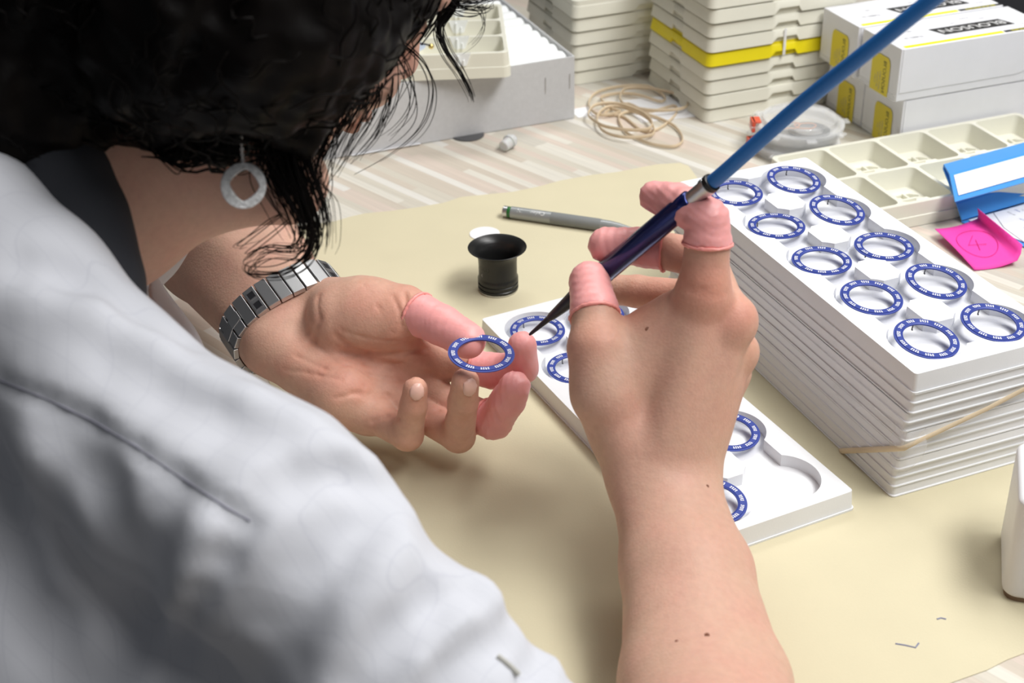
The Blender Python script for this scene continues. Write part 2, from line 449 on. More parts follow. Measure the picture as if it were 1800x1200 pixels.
def film2(a, b):
    t = a * 2 - 1; r = 1 - abs(t)
    w = 9 * r
    z = 47 - 22 * b + 1.5 * math.sin(9 * b + ph[4])
    o = 3.2 + 1.6 * math.sin(6 * a + 8 * b + ph[5]) + 1.5 * b
    if t < 0: return stack_pt(-hw - o, -hl + (-t) * 11 - 2, z + 2 * math.sin(5 * t))
    return stack_pt(-hw - 2 + t * 12, -hl - o, z + 3 * t)
film('plastic_film', film2, 17, 12, 'crumpled scrap of clear film caught under the rubber band at the stack corner', M_film)

# ------------------------------------------------------------------ loupe and paper disc
lp = empty('eye_loupe', (-9.2, 953.4, .5), (0, 0, 0), 'black watchmaker loupe with flared eyecup standing on the kraft paper', 'loupe')
prof = [(14.2, 1.4), (14.9, 1.6), (14.9, 3.4), (14.3, 3.9), (14.3, 4.5), (14.9, 4.9), (14.9, 6.8), (14.3, 7.2), (14.3, 7.8), (14.9, 8.2), (14.9, 10.2), (14.4, 11.2), (14.1, 13), (14.1, 22), (14.3, 26), (15.2, 29.5), (17.2, 32.2), (19.5, 33.7), (21.4, 34.3), (21.5, 34.6), (21.2, 34.8), (19.3, 34.0), (16.6, 31.5), (14.2, 28), (13.0, 23), (12.6, 12), (12.6, 3.0)]
MB().lathe(prof, 72).build('body', M_black, lp, smooth=True, angle=50)
MB().lathe([(12.5, 0), (14.3, 0), (14.6, .4), (14.6, 1.5), (12.5, 1.5)], 60, close=True).build('lens_rim', M_steel, lp, smooth=True)
MB().lathe([(0, 2.0), (8, 2.2), (12.7, 3.2), (12.7, 1.8), (0, 1.6)], 40).build('lens', M_clear, lp, smooth=True)
def wrap_text(body, size, radius, z, ang, mt, name):
    v, f = text_mesh(body, size)
    vv = [((radius) * math.cos(ang + x / radius), (radius) * math.sin(ang + x / radius), z + y) for x, y, _ in v]
    return MB().add(vv, f).build(name, mt, lp)
wrap_text('ASCO', 4.6, 14.16, 21.5, math.radians(222), mat('embossed_black', (.0, .0, .0), .2), 'lettering')
wrap_text('4', 4.4, 14.16, 15.5, math.radians(214), M_inkg, 'numeral')
dz = T(852, 411, .5)
tag(MB().lathe([(12.0, 0), (12.0, .5), (0, .5)], 48).build('paper_disc', M_paper, loc=(dz[0], dz[1], .5), smooth=True), 'small round white paper disc lying behind the black loupe', 'paper disc')

# ------------------------------------------------------------------ grey pen on the paper
pa, pb_ = T(885, 371, 5.4), T(1098, 401, 5.4)
pen = empty('ballpoint_pen', (pa[0], pa[1], .5), (0, 0, 0), 'grey pen with a green ring near its end lying on the kraft paper', 'pen')
d = pb_ - pa; ang = math.atan2(d[1], d[0]); pen.rotation_euler = (0, 0, ang)
ax = Matrix.Translation((0, 0, 4.9)) @ Matrix.Rotation(math.radians(90), 4, 'Y')
def lathe_part(name, prof, mt, par, axm, n=36, label=None, ang=40):
    o = MB().lathe(prof, n, ax=axm).build(name, mt, par, smooth=True, angle=ang)
    if label: o['label'] = label
    return o
lathe_part('cap', [(0, 0), (4.0, 0), (4.6, .5), (4.6, 4)], M_steel, pen, ax, label='polished steel end cap')
lathe_part('ring', [(4.35, 4), (4.45, 4.2), (4.45, 6.6), (4.35, 6.8)], M_green, pen, ax, label='green ring')
lathe_part('barrel', [(4.5, 6.8), (4.9, 7.0), (4.95, 41)], M_pengrey, pen, ax)
lathe_part('grip', [(4.95, 41), (5.0, 41.3), (4.9, 80), (4.7, 82.5)], M_pengrip, pen, ax)
lathe_part('tip', [(4.6, 82.5), (4.4, 90), (3.6, 97), (2.2, 104), (1.0, 110), (.5, 112)], M_pengrey, pen, ax)
def pen_text(body, size, x, mt):
    v, f = text_mesh(body, size); R0 = 5.0
    vv = []
    for a, b, _ in v:
        a, b = -a, -b
        th = math.radians(58) + b / R0
        vv.append((x + a, -R0 * math.cos(th), 4.9 + R0 * math.sin(th)))
    MB().add(vv, f).build('lettering', mt, pen)
pen_text('IN', 4.6, 15, M_white); pen_text('Cador', 4.8, 30, M_white)
# ------------------------------------------------------------------ cream trays
def skirt_mesh(w, d, H, pitch, r=7, notch=True, taper=1.6):
    """nesting tray seen from outside: tapered wall, foot notches, step that carries the next tray"""
    per = rrect(w, d, r, 5)
    # insert notch corners on the near (-y) side
    pts = []; n0 = len(per)
    for i in range(n0):
        a, b = per[i], per[(i + 1) % n0]; pts.append((a, 0.0))
        if notch and abs(a[1] + d / 2) < 1e-6 and abs(b[1] + d / 2) < 1e-6:
            y = a[1]
            for x, z in ((-w * .08, 0), (-w * .045, 5.2), (w * .085, 5.2), (w * .105, 0)): pts.append(((x, y), z))
        if notch and abs(a[0] + w / 2) < 1e-6 and abs(b[0] + w / 2) < 1e-6:
            x = a[0]
            for y, z in ((d * .10, 0), (d * .085, 5.2), (-d * .07, 5.2), (-d * .09, 0)): pts.append(((x, y), z))
    n = len(pts); V = []; F = []
    def ringv(off, z, usebot=False):
        for (x, y), nz in pts:
            L = math.hypot(x / w, y / d)
            sx = (x * (1 + 2 * off / w)); sy = (y * (1 + 2 * off / d)); V.append((sx, sy, (z + nz) if usebot else z))
    ringv(taper - 1.6, 1.0, True); ringv(taper - 1.4, 1.0, True)
    ringv(taper, .2, True); ringv(.0, pitch - 2.2); ringv(-.5, pitch - 1.7); ringv(-1.7, pitch - 1.7); ringv(-1.9, H)
    k = len(V) // n
    for j in range(k - 1):
        for i in range(n): F.append((j * n + i, j * n + (i + 1) % n, (j + 1) * n + (i + 1) % n, (j + 1) * n + i))
    F.append(tuple((k - 1) * n + i for i in range(n)))
    k0 = len(V); ringv(-2.1, -.2); ringv(-2.1, pitch - 2.5)
    for i in range(n): F.append((k0 + i, k0 + (i + 1) % n, k0 + n + (i + 1) % n, k0 + n + i))
    return V, F
def mesh_of(V, F, mt, name):
    me = bpy.data.meshes.new(name); me.from_pydata([(x * .001, y * .001, z * .001) for x, y, z in V], [], F); me.update(); me.materials.append(mt); return me

NW, ND, NPI = 150.0, 121.0, 13.35
V_, F_ = skirt_mesh(NW, ND, NPI + .3, NPI)
cream_me = mesh_of(V_, F_, M_cream, 'nesting_tray'); yellow_me = mesh_of(V_, F_, M_yellow, 'nesting_tray_yellow')

def cells(m, x0, x1, y0, y1, nx, ny, ztop, zfl, wall=2.4, r=4.5, taper=2.2):
    """a plate with nx by ny rounded pockets, walls and floors"""
    cw, ch = (x1 - x0) / nx, (y1 - y0) / ny
    for i in range(nx):
        for j in range(ny):
            cx, cy = x0 + (i + .5) * cw, y0 + (j + .5) * ch
            hole = rrect(cw - wall, ch - wall, r, 4); n = len(hole); sq = []
            for x, y in hole:
                k = max(abs(x) / (cw / 2), abs(y) / (ch / 2)); sq.append((x / k, y / k))
            # keep the square's own corners
            for c, idx in zip(((1, 1), (-1, 1), (-1, -1), (1, -1)), (2, 7, 12, 17)): sq[idx] = (c[0] * cw / 2, c[1] * ch / 2)
            fl = rrect(cw - wall - 2 * taper, ch - wall - 2 * taper, r, 4)
            v = [(cx + x, cy + y, ztop) for x, y in sq] + [(cx + x, cy + y, ztop) for x, y in hole] + [(cx + x, cy + y, ztop - .8) for x, y in [(a * .995, b * .995) for a, b in hole]] + [(cx + x, cy + y, zfl) for x, y in fl]
            f = []
            for a in range(3):
                for q in range(n): f.append((a * n + q, a * n + (q + 1) % n, (a + 1) * n + (q + 1) % n, (a + 1) * n + q))
            f.append(tuple(3 * n + q for q in range(n)))
            m.add(v, f)

# far left stack of nesting trays
ang0 = YAW
ca = T(1008, 150); cb = T(1240, 216)
def rect_center(corner, w, d): return corner + UDIR * (w / 2) + VDIR * (d / 2)
nA = rect_center(ca, NW, ND); nB = rect_center(cb, NW, ND)
ORDB = ['lowest', 'second', 'third', 'fourth', 'fifth', 'sixth', 'seventh', 'eighth', 'ninth', 'tenth', 'eleventh']
rnd = random.Random(5)
for k in range(6):
    lab = '%s cream tray %s the stack behind the grey box' % (('lowest', 'of') if k == 0 else (('topmost', 'of') if k == 5 else (ORDB[k], 'from the bottom of')))
    o = link('nesting_tray', cream_me, None, nA + np.array([rnd.uniform(-.6, .6), rnd.uniform(-.6, .6), .3 + k * NPI]), (0, 0, YAW), smooth=True, angle=30)
    tag(o, lab, 'tray', 'cream nesting trays')
    if k == 5:
        m = MB(); cells(m, -NW / 2 + 2.5, NW / 2 - 2.5, -ND / 2 + 2.5, ND / 2 - 2.5, 2, 3, NPI + .5, 3, wall=4)
        m.build('compartments', M_cream, o, smooth=True)
        p = MB(); out = rrect(NW - 1, ND - 1, 7, 5); inn = rrect(NW - 5, ND - 5, 5, 5); n = len(out)
        p.add([(x, y, z) for x, y, z in [(a, b, 11.5) for a, b in out] + [(a, b, 16.5) for a, b in out] + [(a, b, 16.5) for a, b in inn] + [(a, b, 13.8) for a, b in inn]],
              [(j * n + i, j * n + (i + 1) % n, (j + 1) * n + (i + 1) % n, (j + 1) * n + i) for j in range(3) for i in range(n)]).build('rim', M_cream, o, smooth=True)
for k in range(11):
    y = k == 4
    lab = 'yellow tray in the middle of the tall cream tray stack' if y else '%s cream tray %s the tall stack with one yellow tray' % ((ORDB[k], 'of') if k == 0 else (('topmost', 'of') if k == 10 else (ORDB[k], 'from the bottom of')))
    o = link('nesting_tray', yellow_me if y else cream_me, None, nB + np.array([rnd.uniform(-.8, .8), rnd.uniform(-.8, .8), .3 + k * NPI]), (0, 0, YAW + rnd.uniform(-.006, .006)), smooth=True, angle=30)
    tag(o, lab, 'tray', 'cream nesting trays')
# white strap hanging over the yellow tray's notch
st = nB + UDIR * 1.0 - VDIR * (ND / 2 + 2.6)
tag(MB().box((0, 0, 0), (2.6, .6, 25)).build('cable_tie', M_paper, loc=(st[0], st[1], 4.0 * NPI + 14), rot=(0, 0, YAW), bevel=.2), 'thin white strip hanging down over the yellow tray', 'strip')

# compartment trays: one on the desk at right, two on the grey box
def make_comp_tray(w, d, nx, ny, H, label, loc, yaw, foot_notch=True, fit=True):
    t = empty('compartment_tray', loc, (0, 0, yaw), label, 'tray', 'cream compartment trays')
    V, F = skirt_mesh(w, d, H - 1.5, H - 2.0, 6, notch=False, taper=1.2)
    m = MB(); per = rrect(w, d, 6, 5); n = len(per)
    lo = rrect(w + 3, d + 3, 7, 5); mid = rrect(w + 2.4, d + 2.4, 7, 5); mi2 = rrect(w + .6, d + .6, 6, 5); tp = rrect(w - .4, d - .4, 6, 5); inn = rrect(w - 4.4, d - 4.4, 4, 5)
    rings = [(lo, 0), (mid, H * .42), (mi2, H * .44), (tp, H - .5), (rrect(w - 1.2, d - 1.2, 5.6, 5), H), (inn, H), (inn, H - .2)]
    v = [(x, y, z) for q, z in rings for x, y in q]
    f = [(j * n + i, j * n + (i + 1) % n, (j + 1) * n + (i + 1) % n, (j + 1) * n + i) for j in range(len(rings) - 1) for i in range(n)]
    m.add(v, f)
    m.build('wall', M_cream, t, smooth=True, angle=30)
    c = MB(); cells(c, -w / 2 + 2.0, w / 2 - 2.0, -d / 2 + 2.0, d / 2 - 2.0, nx, ny, H - .25, 3.5, wall=3.6, r=5, taper=2.6)
    c.build('compartments', M_cream, t, smooth=True, angle=40)
    cw, ch = (w - 4) / nx, (d - 4) / ny
    if fit:
        sup = MB(); V0 = []
        sup.prism([(-cw * .17, -ch * .5 + 5), (cw * .17, -ch * .5 + 5), (cw * .1, -ch * .5 + 12), (-cw * .1, -ch * .5 + 12)], 3.5, H - 4)
        sup.box((0, -2, 5.5), (cw * .34, 2, 5)); sup.box((-cw * .17, -6, 5.5), (2, 9, 5)); sup.box((cw * .17, -6, 5.5), (2, 9, 5))
        sup.box((cw * .05, 4, 5), (2, 12, 4)); sup.box((0, 10, 4.6), (cw * .5, 1.6, 3)); sup.box((-cw * .2, 5, 5.2), (8, 1.6, 4.5), .6); sup.box((cw * .2, 5, 5.2), (8, 1.6, 4.5), -.6)
        first = None
        for i in range(nx):
            for j in range(ny):
                pos = (-w / 2 + 2 + (i + .5) * cw, -d / 2 + 2 + (j + .5) * ch, 0)
                if first is None: first = sup.build('support', M_cream, t, loc=pos, bevel=.5)
                else:
                    o = first.copy(); COL.objects.link(o); o.parent = t; o.location = Vector(pos) * .001
    return t
# right tray: placed by its far left corner and near edge
cyaw = math.atan2(16.5, 45.5)
ce1 = np.array([math.cos(cyaw), math.sin(cyaw), 0]); ce2 = np.array([-math.sin(cyaw), math.cos(cyaw), 0])
bl = T(1352, 276, 20); fe = T(1610, 357, 20)
CDEP = float((bl - fe) @ ce2); CWID = 250
cc = bl + ce1 * CWID / 2 - ce2 * CDEP / 2
ct = make_comp_tray(CWID, CDEP, 5, 2, 20, 'flat cream compartment tray partly under the blue folder', (cc[0], cc[1], .4), cyaw)

# ------------------------------------------------------------------ grey cardboard box with foam, trays on top
gb = T(1010, 208)
GW, GD, GH = 330.0, 190.0, 60.0
box = empty('cardboard_box', rect_center(gb, 0, 0) - UDIR * GW / 2 + VDIR * GD / 2 + np.array([0, 0, .4]), (0, 0, YAW), 'open grey cardboard box with stapled corner behind the head', 'box')
t_ = 1.6
MB().box((0, -GD / 2 + t_ / 2, GH / 2), (GW, t_, GH)).build('side_panel', M_grey, box, bevel=.4)
MB().box((0, GD / 2 - t_ / 2, GH / 2), (GW, t_, GH)).build('side_panel', M_grey, box, bevel=.4)
MB().box((GW / 2 - t_ / 2, 0, GH / 2), (t_, GD - 2 * t_, GH)).build('side_panel', M_grey, box, bevel=.4)
MB().box((-GW / 2 + t_ / 2, 0, GH / 2), (t_, GD - 2 * t_, GH)).build('side_panel', M_grey, box, bevel=.4)
MB().box((0, 0, 1), (GW - 4, GD - 4, 2)).build('base', M_grey, box)
for x in (-5, -29):
    MB().tube([(GW / 2 + x, -GD / 2 - .3, 30 + x * .05), (GW / 2 + x, -GD / 2 - .5, 44)], .35, 6).build('staple', M_steel, box, smooth=True)
# ridged white foam filling
foam = MB(); nx, ny = 60, 60; fv = []; ff = []
for i in range(nx + 1):
    for j in range(ny + 1):
        x = (i / nx - .5) * (GW - 4); y = (j / ny - .5) * (GD - 4)
        fv.append((x, y, 52 + 3.2 * abs(math.sin((y) * math.pi / 21.0)) ** .6))
for i in range(nx):
    for j in range(ny): ff.append((i * (ny + 1) + j, (i + 1) * (ny + 1) + j, (i + 1) * (ny + 1) + j + 1, i * (ny + 1) + j + 1))
foam.add(fv, ff); foam.box((0, 0, 26), (GW - 4.2, GD - 4.2, 46))
tag(foam.build('foam_insert', M_foam, loc=tuple(box.location / .001 - Vector((0, 0, ZO)))[:2] + (2.6,), rot=(0, 0, YAW), smooth=True, angle=60), 'ridged white foam lining the open grey cardboard box', 'foam')
# trays stacked on the box edge, turned a little
tyaw = math.radians(2.5)
fr = T(902, 132, 63)
TRW, TRD = 172.0, 142.0
te1 = np.array([math.cos(tyaw), math.sin(tyaw), 0]); te2 = np.array([-math.sin(tyaw), math.cos(tyaw), 0])
tc_ = fr - te1 * TRW / 2 + te2 * TRD / 2
def ct_small(z, label, fit): 
    return make_comp_tray(TRW - 6, TRD - 6, 2, 3, 22.5, label, (tc_[0], tc_[1], z), tyaw, fit=False)
tA = ct_small(GH + .6, 'cream compartment tray resting on the grey box beside the face', True)
# V notches with a fin on the row walls
cw, ch = (TRW - 10) / 2, (TRD - 10) / 3
proto = None
for i in range(2):
    for j in range(4):
        x = -(TRW - 10) / 2 + (i + .5) * cw; y = -(TRD - 10) / 2 + j * ch
        if proto is None:
            m = MB()
            m.add([(-9, -.9, 23.2), (-5, -.9, 12), (5, -.9, 12), (9, -.9, 23.2), (-9, -3.9, 23.2), (-5, -3.9, 12), (5, -3.9, 12), (9, -3.9, 23.2)],
                  [(0, 1, 5, 4), (1, 2, 6, 5), (2, 3, 7, 6), (4, 5, 6, 7), (0, 3, 2, 1)])
            m.box((-2, -4.6, 17), (1.6, 3, 10)); m.box((2.5, -4.4, 15), (1.4, 2.4, 6))
            proto = m.build('notch_clip', M_foam, tA, loc=(x, y, 0), bevel=.3)
        else:
            o = proto.copy(); COL.objects.link(o); o.parent = tA; o.location = Vector((x, y, 0)) * .001
# watch part lying in the tray by the face
wp = T(726, 84, 84)
w_ = empty('watch_part', (wp[0], wp[1], 82.8), (0, 0, .1), 'polished gold watch part with ball end lying in the cream tray by the cheek', 'watch part')
MB().lathe([(0, -.5), (15, -.5), (15.5, 0), (15, .5), (0, .5)], 40).build('disc', mat('blue_grey_glass', (.55, .62, .72), .15), w_, loc=(-4, 4, 1), smooth=True)
MB().tube([(-20, 6, 1.5), (-8, 9, 2.2), (4, 8.5, 2.6), (12, 5, 2), (15.5, 1.5, 1.6)], .8, 8).build('wire', M_darksteel, w_, smooth=True)
MB().lathe([(0, -2.6), (1.3, -2.2), (2.3, -1.2), (2.6, 0), (2.3, 1.2), (1.3, 2.2), (0, 2.6)], 20).build('ball_end', M_gold, w_, loc=(16, 0, 1.6), smooth=True)
MB().lathe([(5.5, -4), (6.5, 1), (6.9, 2), (6.2, 2.4), (5.2, 1.5), (4.6, -3.6)], 28, close=True).build('cup', M_gold, w_, loc=(-3, -8, 2.5), smooth=True)
# dark tab and paper edge under the box, small plug
dk = T(822, 240, .5)
tag(MB().lathe([(15, 0), (15, .8), (0, .8)], 48).build('felt_disc', mat('dark_grey_felt', (.10, .10, .105), .9), loc=(dk[0], dk[1] + 4, .4), smooth=True), 'dark grey disc peeping out from under the grey cardboard box', 'disc')
ps = T(618, 274, 1)
tag(MB().add([(0, 0, 0), (22, 8, .2), (45, 16.4, 1.6), (60, 22, .4), (60, 30, .4), (0, 14, 0)], [(0, 1, 4, 5), (1, 2, 3, 4)]).build('paper_strip', M_paper, loc=(ps[0], ps[1], 1.0)), 'thin curled white paper strip under the left of the grey box', 'paper')
ps = T(1013, 200, .5)
tag(MB().box((7, 4, .15), (20, 22, .25), YAW).build('paper_slip', M_paper, loc=(ps[0], ps[1], .2)), 'small white paper slip beside the corner of the grey box', 'paper')
pg = T(893, 262, 0)
M_sil = mat('translucent_silicone', (.86, .87, .87), .35, trans=.35, sss=.2)
plug = empty('silicone_plug', (pg[0] + 1, pg[1], .4), (0, 0, .3), 'small translucent stepped plug lying in front of the grey box', 'plug')
axp = Matrix.Translation((0, 0, 6.3)) @ Matrix.Rotation(math.radians(38), 4, 'Z') @ Matrix.Rotation(math.radians(82), 4, 'Y')
lathe_part('stem', [(0, -9), (4.2, -9), (4.8, -8.4), (5.2, 0), (0, 0)], M_sil, plug, axp)
lathe_part('flange', [(0, -.2), (6.0, -.2), (6.4, .3), (6.3, 3.4), (5.2, 4.6), (4.4, 7), (0, 7)], M_sil, plug, axp)

# ------------------------------------------------------------------ loose rubber bands on a paper slip
sl = [T(1088, 178), T(1196, 166), T(1224, 205), T(1128, 216)]
b0 = sl[0]
tag(MB().prism([tuple((p - b0)[:2]) for p in sl][::-1], 0, .25).build('paper_slip', M_paper, loc=(b0[0], b0[1], .2)), 'white paper slip lying under the loose rubber bands', 'paper')
def loose_band(pts, z, label, r=.95):
    w = [T(x, y, .5 + (zz if zz is not None else z)) for x, y, zz in [(p[0], p[1], p[2] if len(p) > 2 else None) for p in pts]]
    # closed Catmull-Rom
    out = []; n = len(w)
    for i in range(n):
        p0, p1, p2, p3 = w[(i - 1) % n], w[i], w[(i + 1) % n], w[(i + 2) % n]
        for t in np.linspace(0, 1, 7, endpoint=False):
            out.append(.5 * ((2 * p1) + (-p0 + p2) * t + (2 * p0 - 5 * p1 + 4 * p2 - p3) * t * t + (-p0 + 3 * p1 - 3 * p2 + p3) * t ** 3))
    b = np.mean(out, 0); b[2] = .5
    m = MB().tube([p - b for p in out], r * .8, 7, closed=True, flat=(0, 0, 1))
    tag(m.build('rubber_band', M_rubber, loc=b, smooth=True, angle=80), label, 'rubber band', 'loose tan rubber bands by the grey box')
loose_band([(1034, 200), (1048, 184), (1085, 182), (1125, 195), (1145, 212), (1140, 226), (1105, 228), (1065, 222), (1045, 212)], 7, 'nearest round tan rubber band of the pile, lying uppermost by the grey box')
loose_band([(1050, 205), (1068, 188), (1100, 190), (1138, 208), (1150, 232), (1130, 240), (1090, 240), (1058, 228)], 4.5, 'tan rubber band just inside the nearest uppermost one of the pile')
loose_band([(1090, 170), (1100, 156), (1140, 155), (1190, 166), (1208, 180), (1200, 190), (1160, 194), (1120, 190), (1096, 182)], 6, 'long oval tan rubber band at the far right of the pile on the slip')
loose_band([(1035, 180), (1050, 162), (1090, 152), (1140, 152), (1168, 170), (1160, 178), (1120, 166), (1085, 164), (1056, 172), (1075, 190), (1090, 196), (1062, 202), (1042, 196)], 3, 'kinked tan rubber band at the far left of the pile')
loose_band([(1088, 205), (1110, 196), (1150, 205), (1186, 222), (1200, 245), (1185, 257), (1150, 254), (1125, 245), (1098, 230)], 2, 'tan rubber band reaching nearest the tall stack and the kraft paper edge')
loose_band([(1062, 200), (1095, 205), (1130, 230), (1160, 225), (1188, 200), (1184, 186), (1140, 196), (1100, 182)], 1.2, 'lowest tan rubber band of the pile, mostly under the others')

# ------------------------------------------------------------------ clear round parts boxes with red clips
def clear_case(z, cx, cy, rot, label, contents):
    c = empty('round_parts_case', (cx, cy, z), (0, 0, rot), label, 'parts case', 'clear round parts cases')
    R0 = 37.0
    MB().lathe([(0, 0), (R0 - 3, 0), (R0, .6), (R0, 6.5), (R0 + 2.2, 6.5), (R0 + 2.2, 8.2), (R0 - 1.2, 8.2), (R0 - 1.2, 1.8), (0, 1.8)], 72).build('base', M_clear, c, smooth=True, angle=30)
    MB().lathe([(0, 14.5), (R0 - 6, 14.5), (R0 - 5, 14.9), (R0 - 4.4, 14.2), (R0 - 3.8, 9.6), (R0 + 1.8, 9.6), (R0 + 1.8, 8.3), (R0 - 5, 8.3), (R0 - 5.6, 13), (0, 13)], 72).build('lid', M_clear, c, smooth=True, angle=30)
    for k in range(8):
        a = 2 * math.pi * k / 8 + .2
        MB().box(((R0 + 4.5) * math.cos(a), (R0 + 4.5) * math.sin(a), 7.5), (6, 9, 2), a).build('lug', M_clear, c, bevel=.6)
    for a in (math.radians(188),):
        m = MB().box(((R0 + 4) * math.cos(a), (R0 + 4) * math.sin(a), 8), (3, 13, 10), a).box(((R0 + 1) * math.cos(a), (R0 + 1) * math.sin(a), 12.2), (7, 13, 1.6), a)
        m.build('clip', M_red, c, bevel=.4)['label'] = 'red plastic clip'
    return c
pc = T(1392, 262, 0)
clear_case(.4, pc[0] + 2, pc[1] + 0, 0.0, 'lower clear round parts case with red clip, under the other one', False)
clear_case(15.6, pc[0] + 2 + 3, pc[1] + 2, -.12, 'upper clear round parts case with red clip, holding a dark washer', True)
px_, py_ = pc[0] + 5, pc[1] + 2
tag(MB().lathe([(13, 0), (18, 0), (18, 1.6), (13, 1.6)], 48, close=True).build('washer', M_darksteel, loc=(px_ + 8, py_ - 5, 17.8), smooth=True), 'dark grey washer lying inside the upper clear parts case', 'washer')
for i, (dx, dy, r0, lab) in enumerate(((-9, 3, 10, 'orange gasket loop at left inside the clear parts case'), (5, 1, 9, 'orange gasket loop lying over the dark washer in the clear case'))):
    pts = [(r0 * math.cos(t) * (1 + .15 * math.sin(3 * t + i)), r0 * .8 * math.sin(t) * (1 + .2 * math.cos(2 * t)), .6 + .3 * math.sin(2 * t)) for t in np.linspace(0, 2 * math.pi, 28, endpoint=False)]
    tag(MB().tube(pts, .55, 6, closed=True).build('gasket', M_orange, loc=(px_ + dx, py_ + dy, 19.8), smooth=True), lab, 'gasket', 'orange gaskets in the clear case')

# ------------------------------------------------------------------ white cartons
cA = T(1452, 185); cB = T(1578, 268)
bv = (cA - cB); BD = float(np.linalg.norm(bv)) / 2; b2 = bv / np.linalg.norm(bv); b1 = np.array([b2[1], -b2[0], 0]); byaw = math.atan2(b1[1], b1[0])
BW, BH = 150.0, 47.5
def carton(corner, z, yaw, label, first=[None]):
    """white folding carton; local origin at its near left foot, x along its length, y going back"""
    if first[0] is None:
        c = empty('carton', (corner[0], corner[1], z), (0, 0, yaw), label, 'box', 'white cartons with yellow print')
        MB().box((BW / 2, BD / 2, BH / 2), (BW, BD - .6, BH - .4)).build('body', M_carton, c, bevel=.8)
        # tuck-in front flap with a rounded corner
        pl = [(2, 8), (BW - 30, 8), (BW - 14, 11), (BW - 4, 20), (BW - 2, 30), (BW - 2, BH - .6), (2, BH - .6)]
        m = MB(); m.add([(x, -.35, y) for x, y in pl] + [(x, .5, y) for x, y in pl], [tuple(range(len(pl))), tuple(range(2 * len(pl) - 1, len(pl) - 1, -1))] + [(i, i + len(pl), (i + 1) % len(pl) + len(pl), (i + 1) % len(pl)) for i in range(len(pl))])
        m.build('flap', M_carton, c)
        MB().box((-.2, BD / 2 + 0, 2.6), (.6, BD * .94, 5)).build('window_slot', M_clear, c)
        # print on the lid
        MB().box((BW * .36, 3.6, BH - .1), (BW * .66, 4.6, .12)).build('stripe', M_print_y, c)
        lg = MB().box((BW * .85, 3.6, BH - .1), (BW * .30, 4.6, .12)).build('logo_panel', M_ink, c)
        def lettering(body, size, x, y, mt, par, z=BH + .02, flip=True, sx=1.0):
            v, f = text_mesh(body, size); k = -1 if flip else 1
            MB().add([(x + k * a * sx + (.2 * b if flip else 0), y + k * b, z) for a, b, _ in v], f).build('lettering', mt, par)
        lettering('BLOUSON', 4.6, BW * .85, 3.6, M_print_y, lg, BH + .05, sx=1.45)
        lb = MB().add([(BW * .36, BD * .28, BH - .1), (BW * .84, BD * .28, BH - .1), (BW * .80, BD * .56, BH - .1), (BW * .32, BD * .56, BH - .1)], [(0, 1, 2, 3)]).build('logo_panel', M_ink, c, loc=(0, 0, .12))
        lettering('BLOUSON', 12.0, BW * .58, BD * .42, M_white, lb, BH + .05, sx=1.2)
        for bx, by, bs, s_ in ((BW * .17, BD * .36, 4.6, 'TUBES 24'), (BW * .20, BD * .60, 3.4, 'ABC'), (BW * .50, BD * .66, 3.2, 'REF 12'), (BW * .62, BD * .78, 3.2, 'BLANC'), (BW * .72, BD * .68, 3.0, 'QTE'), (BW * .9, BD * .25, 3.0, 'FAB 20')):
            lettering(s_, bs, bx, by, M_inkg, c, BH + .02)
        # sticker folded over the end
        sk = MB(); pr = [(BD * .22, -.3), (BD * .68, -.3), (BD * .68, 28), (BD * .66, 32), (BD * .62, 34), (BD * .28, 34), (BD * .24, 32), (BD * .22, 28)]
        sk.add([(-.55, y, z_) for y, z_ in pr], [tuple(range(len(pr)))[::-1]])
        so = sk.build('sticker', M_label, c)
        v, f = text_mesh('BLOUSON', 6.2)
        MB().add([(-.62, BD * .34 + b, 16 - a) for a, b, _ in v], f).build('lettering', M_ink, so)
        for q, tx in ((.44, 'CABLE 24 MM'), (.50, 'WHITE 100'), (.56, 'LOT 2')):
            v, f = text_mesh(tx, 2.8); MB().add([(-.62, BD * q + b, 11 - a) for a, b, _ in v], f).build('lettering', M_inkg, so)
        first[0] = c; return c
    c = copy_tree(first[0]); c.location = W((corner[0], corner[1], z)); c.rotation_euler = (0, 0, yaw); tag(c, label); return c
carton(cB, .4, byaw, 'lower front white carton behind the cream compartment tray')
carton(cB + b2 * (BD + .6), .4, byaw, 'lower back white carton, its sticker beside the clear parts cases')
up = T(1582, 83, 2 * BH)
uc = cB - b1 * 9 - b2 * 1
carton(uc, BH + .6, byaw, 'upper front white carton with black logo on its lid')
carton(uc + b2 * (BD + 3) - b1 * 2, BH + .6, byaw, 'upper back white carton, crossed by the blue hose')

# ------------------------------------------------------------------ blue folder, papers and pink note
fo = T(1690, 388, 1)
folder = empty('document_folder', (fo[0], fo[1], .4), (0, 0, 0), 'bright blue plastic folder with white title strip, open over papers', 'folder')
def rel(p): return np.array(p) - np.array([fo[0], fo[1], .4])
e_far = T(1657, 295, 26); e_farR = e_far + np.array([math.cos(.46), math.sin(.46), 0]) * 190
fx = (e_farR - e_far) / 190.0
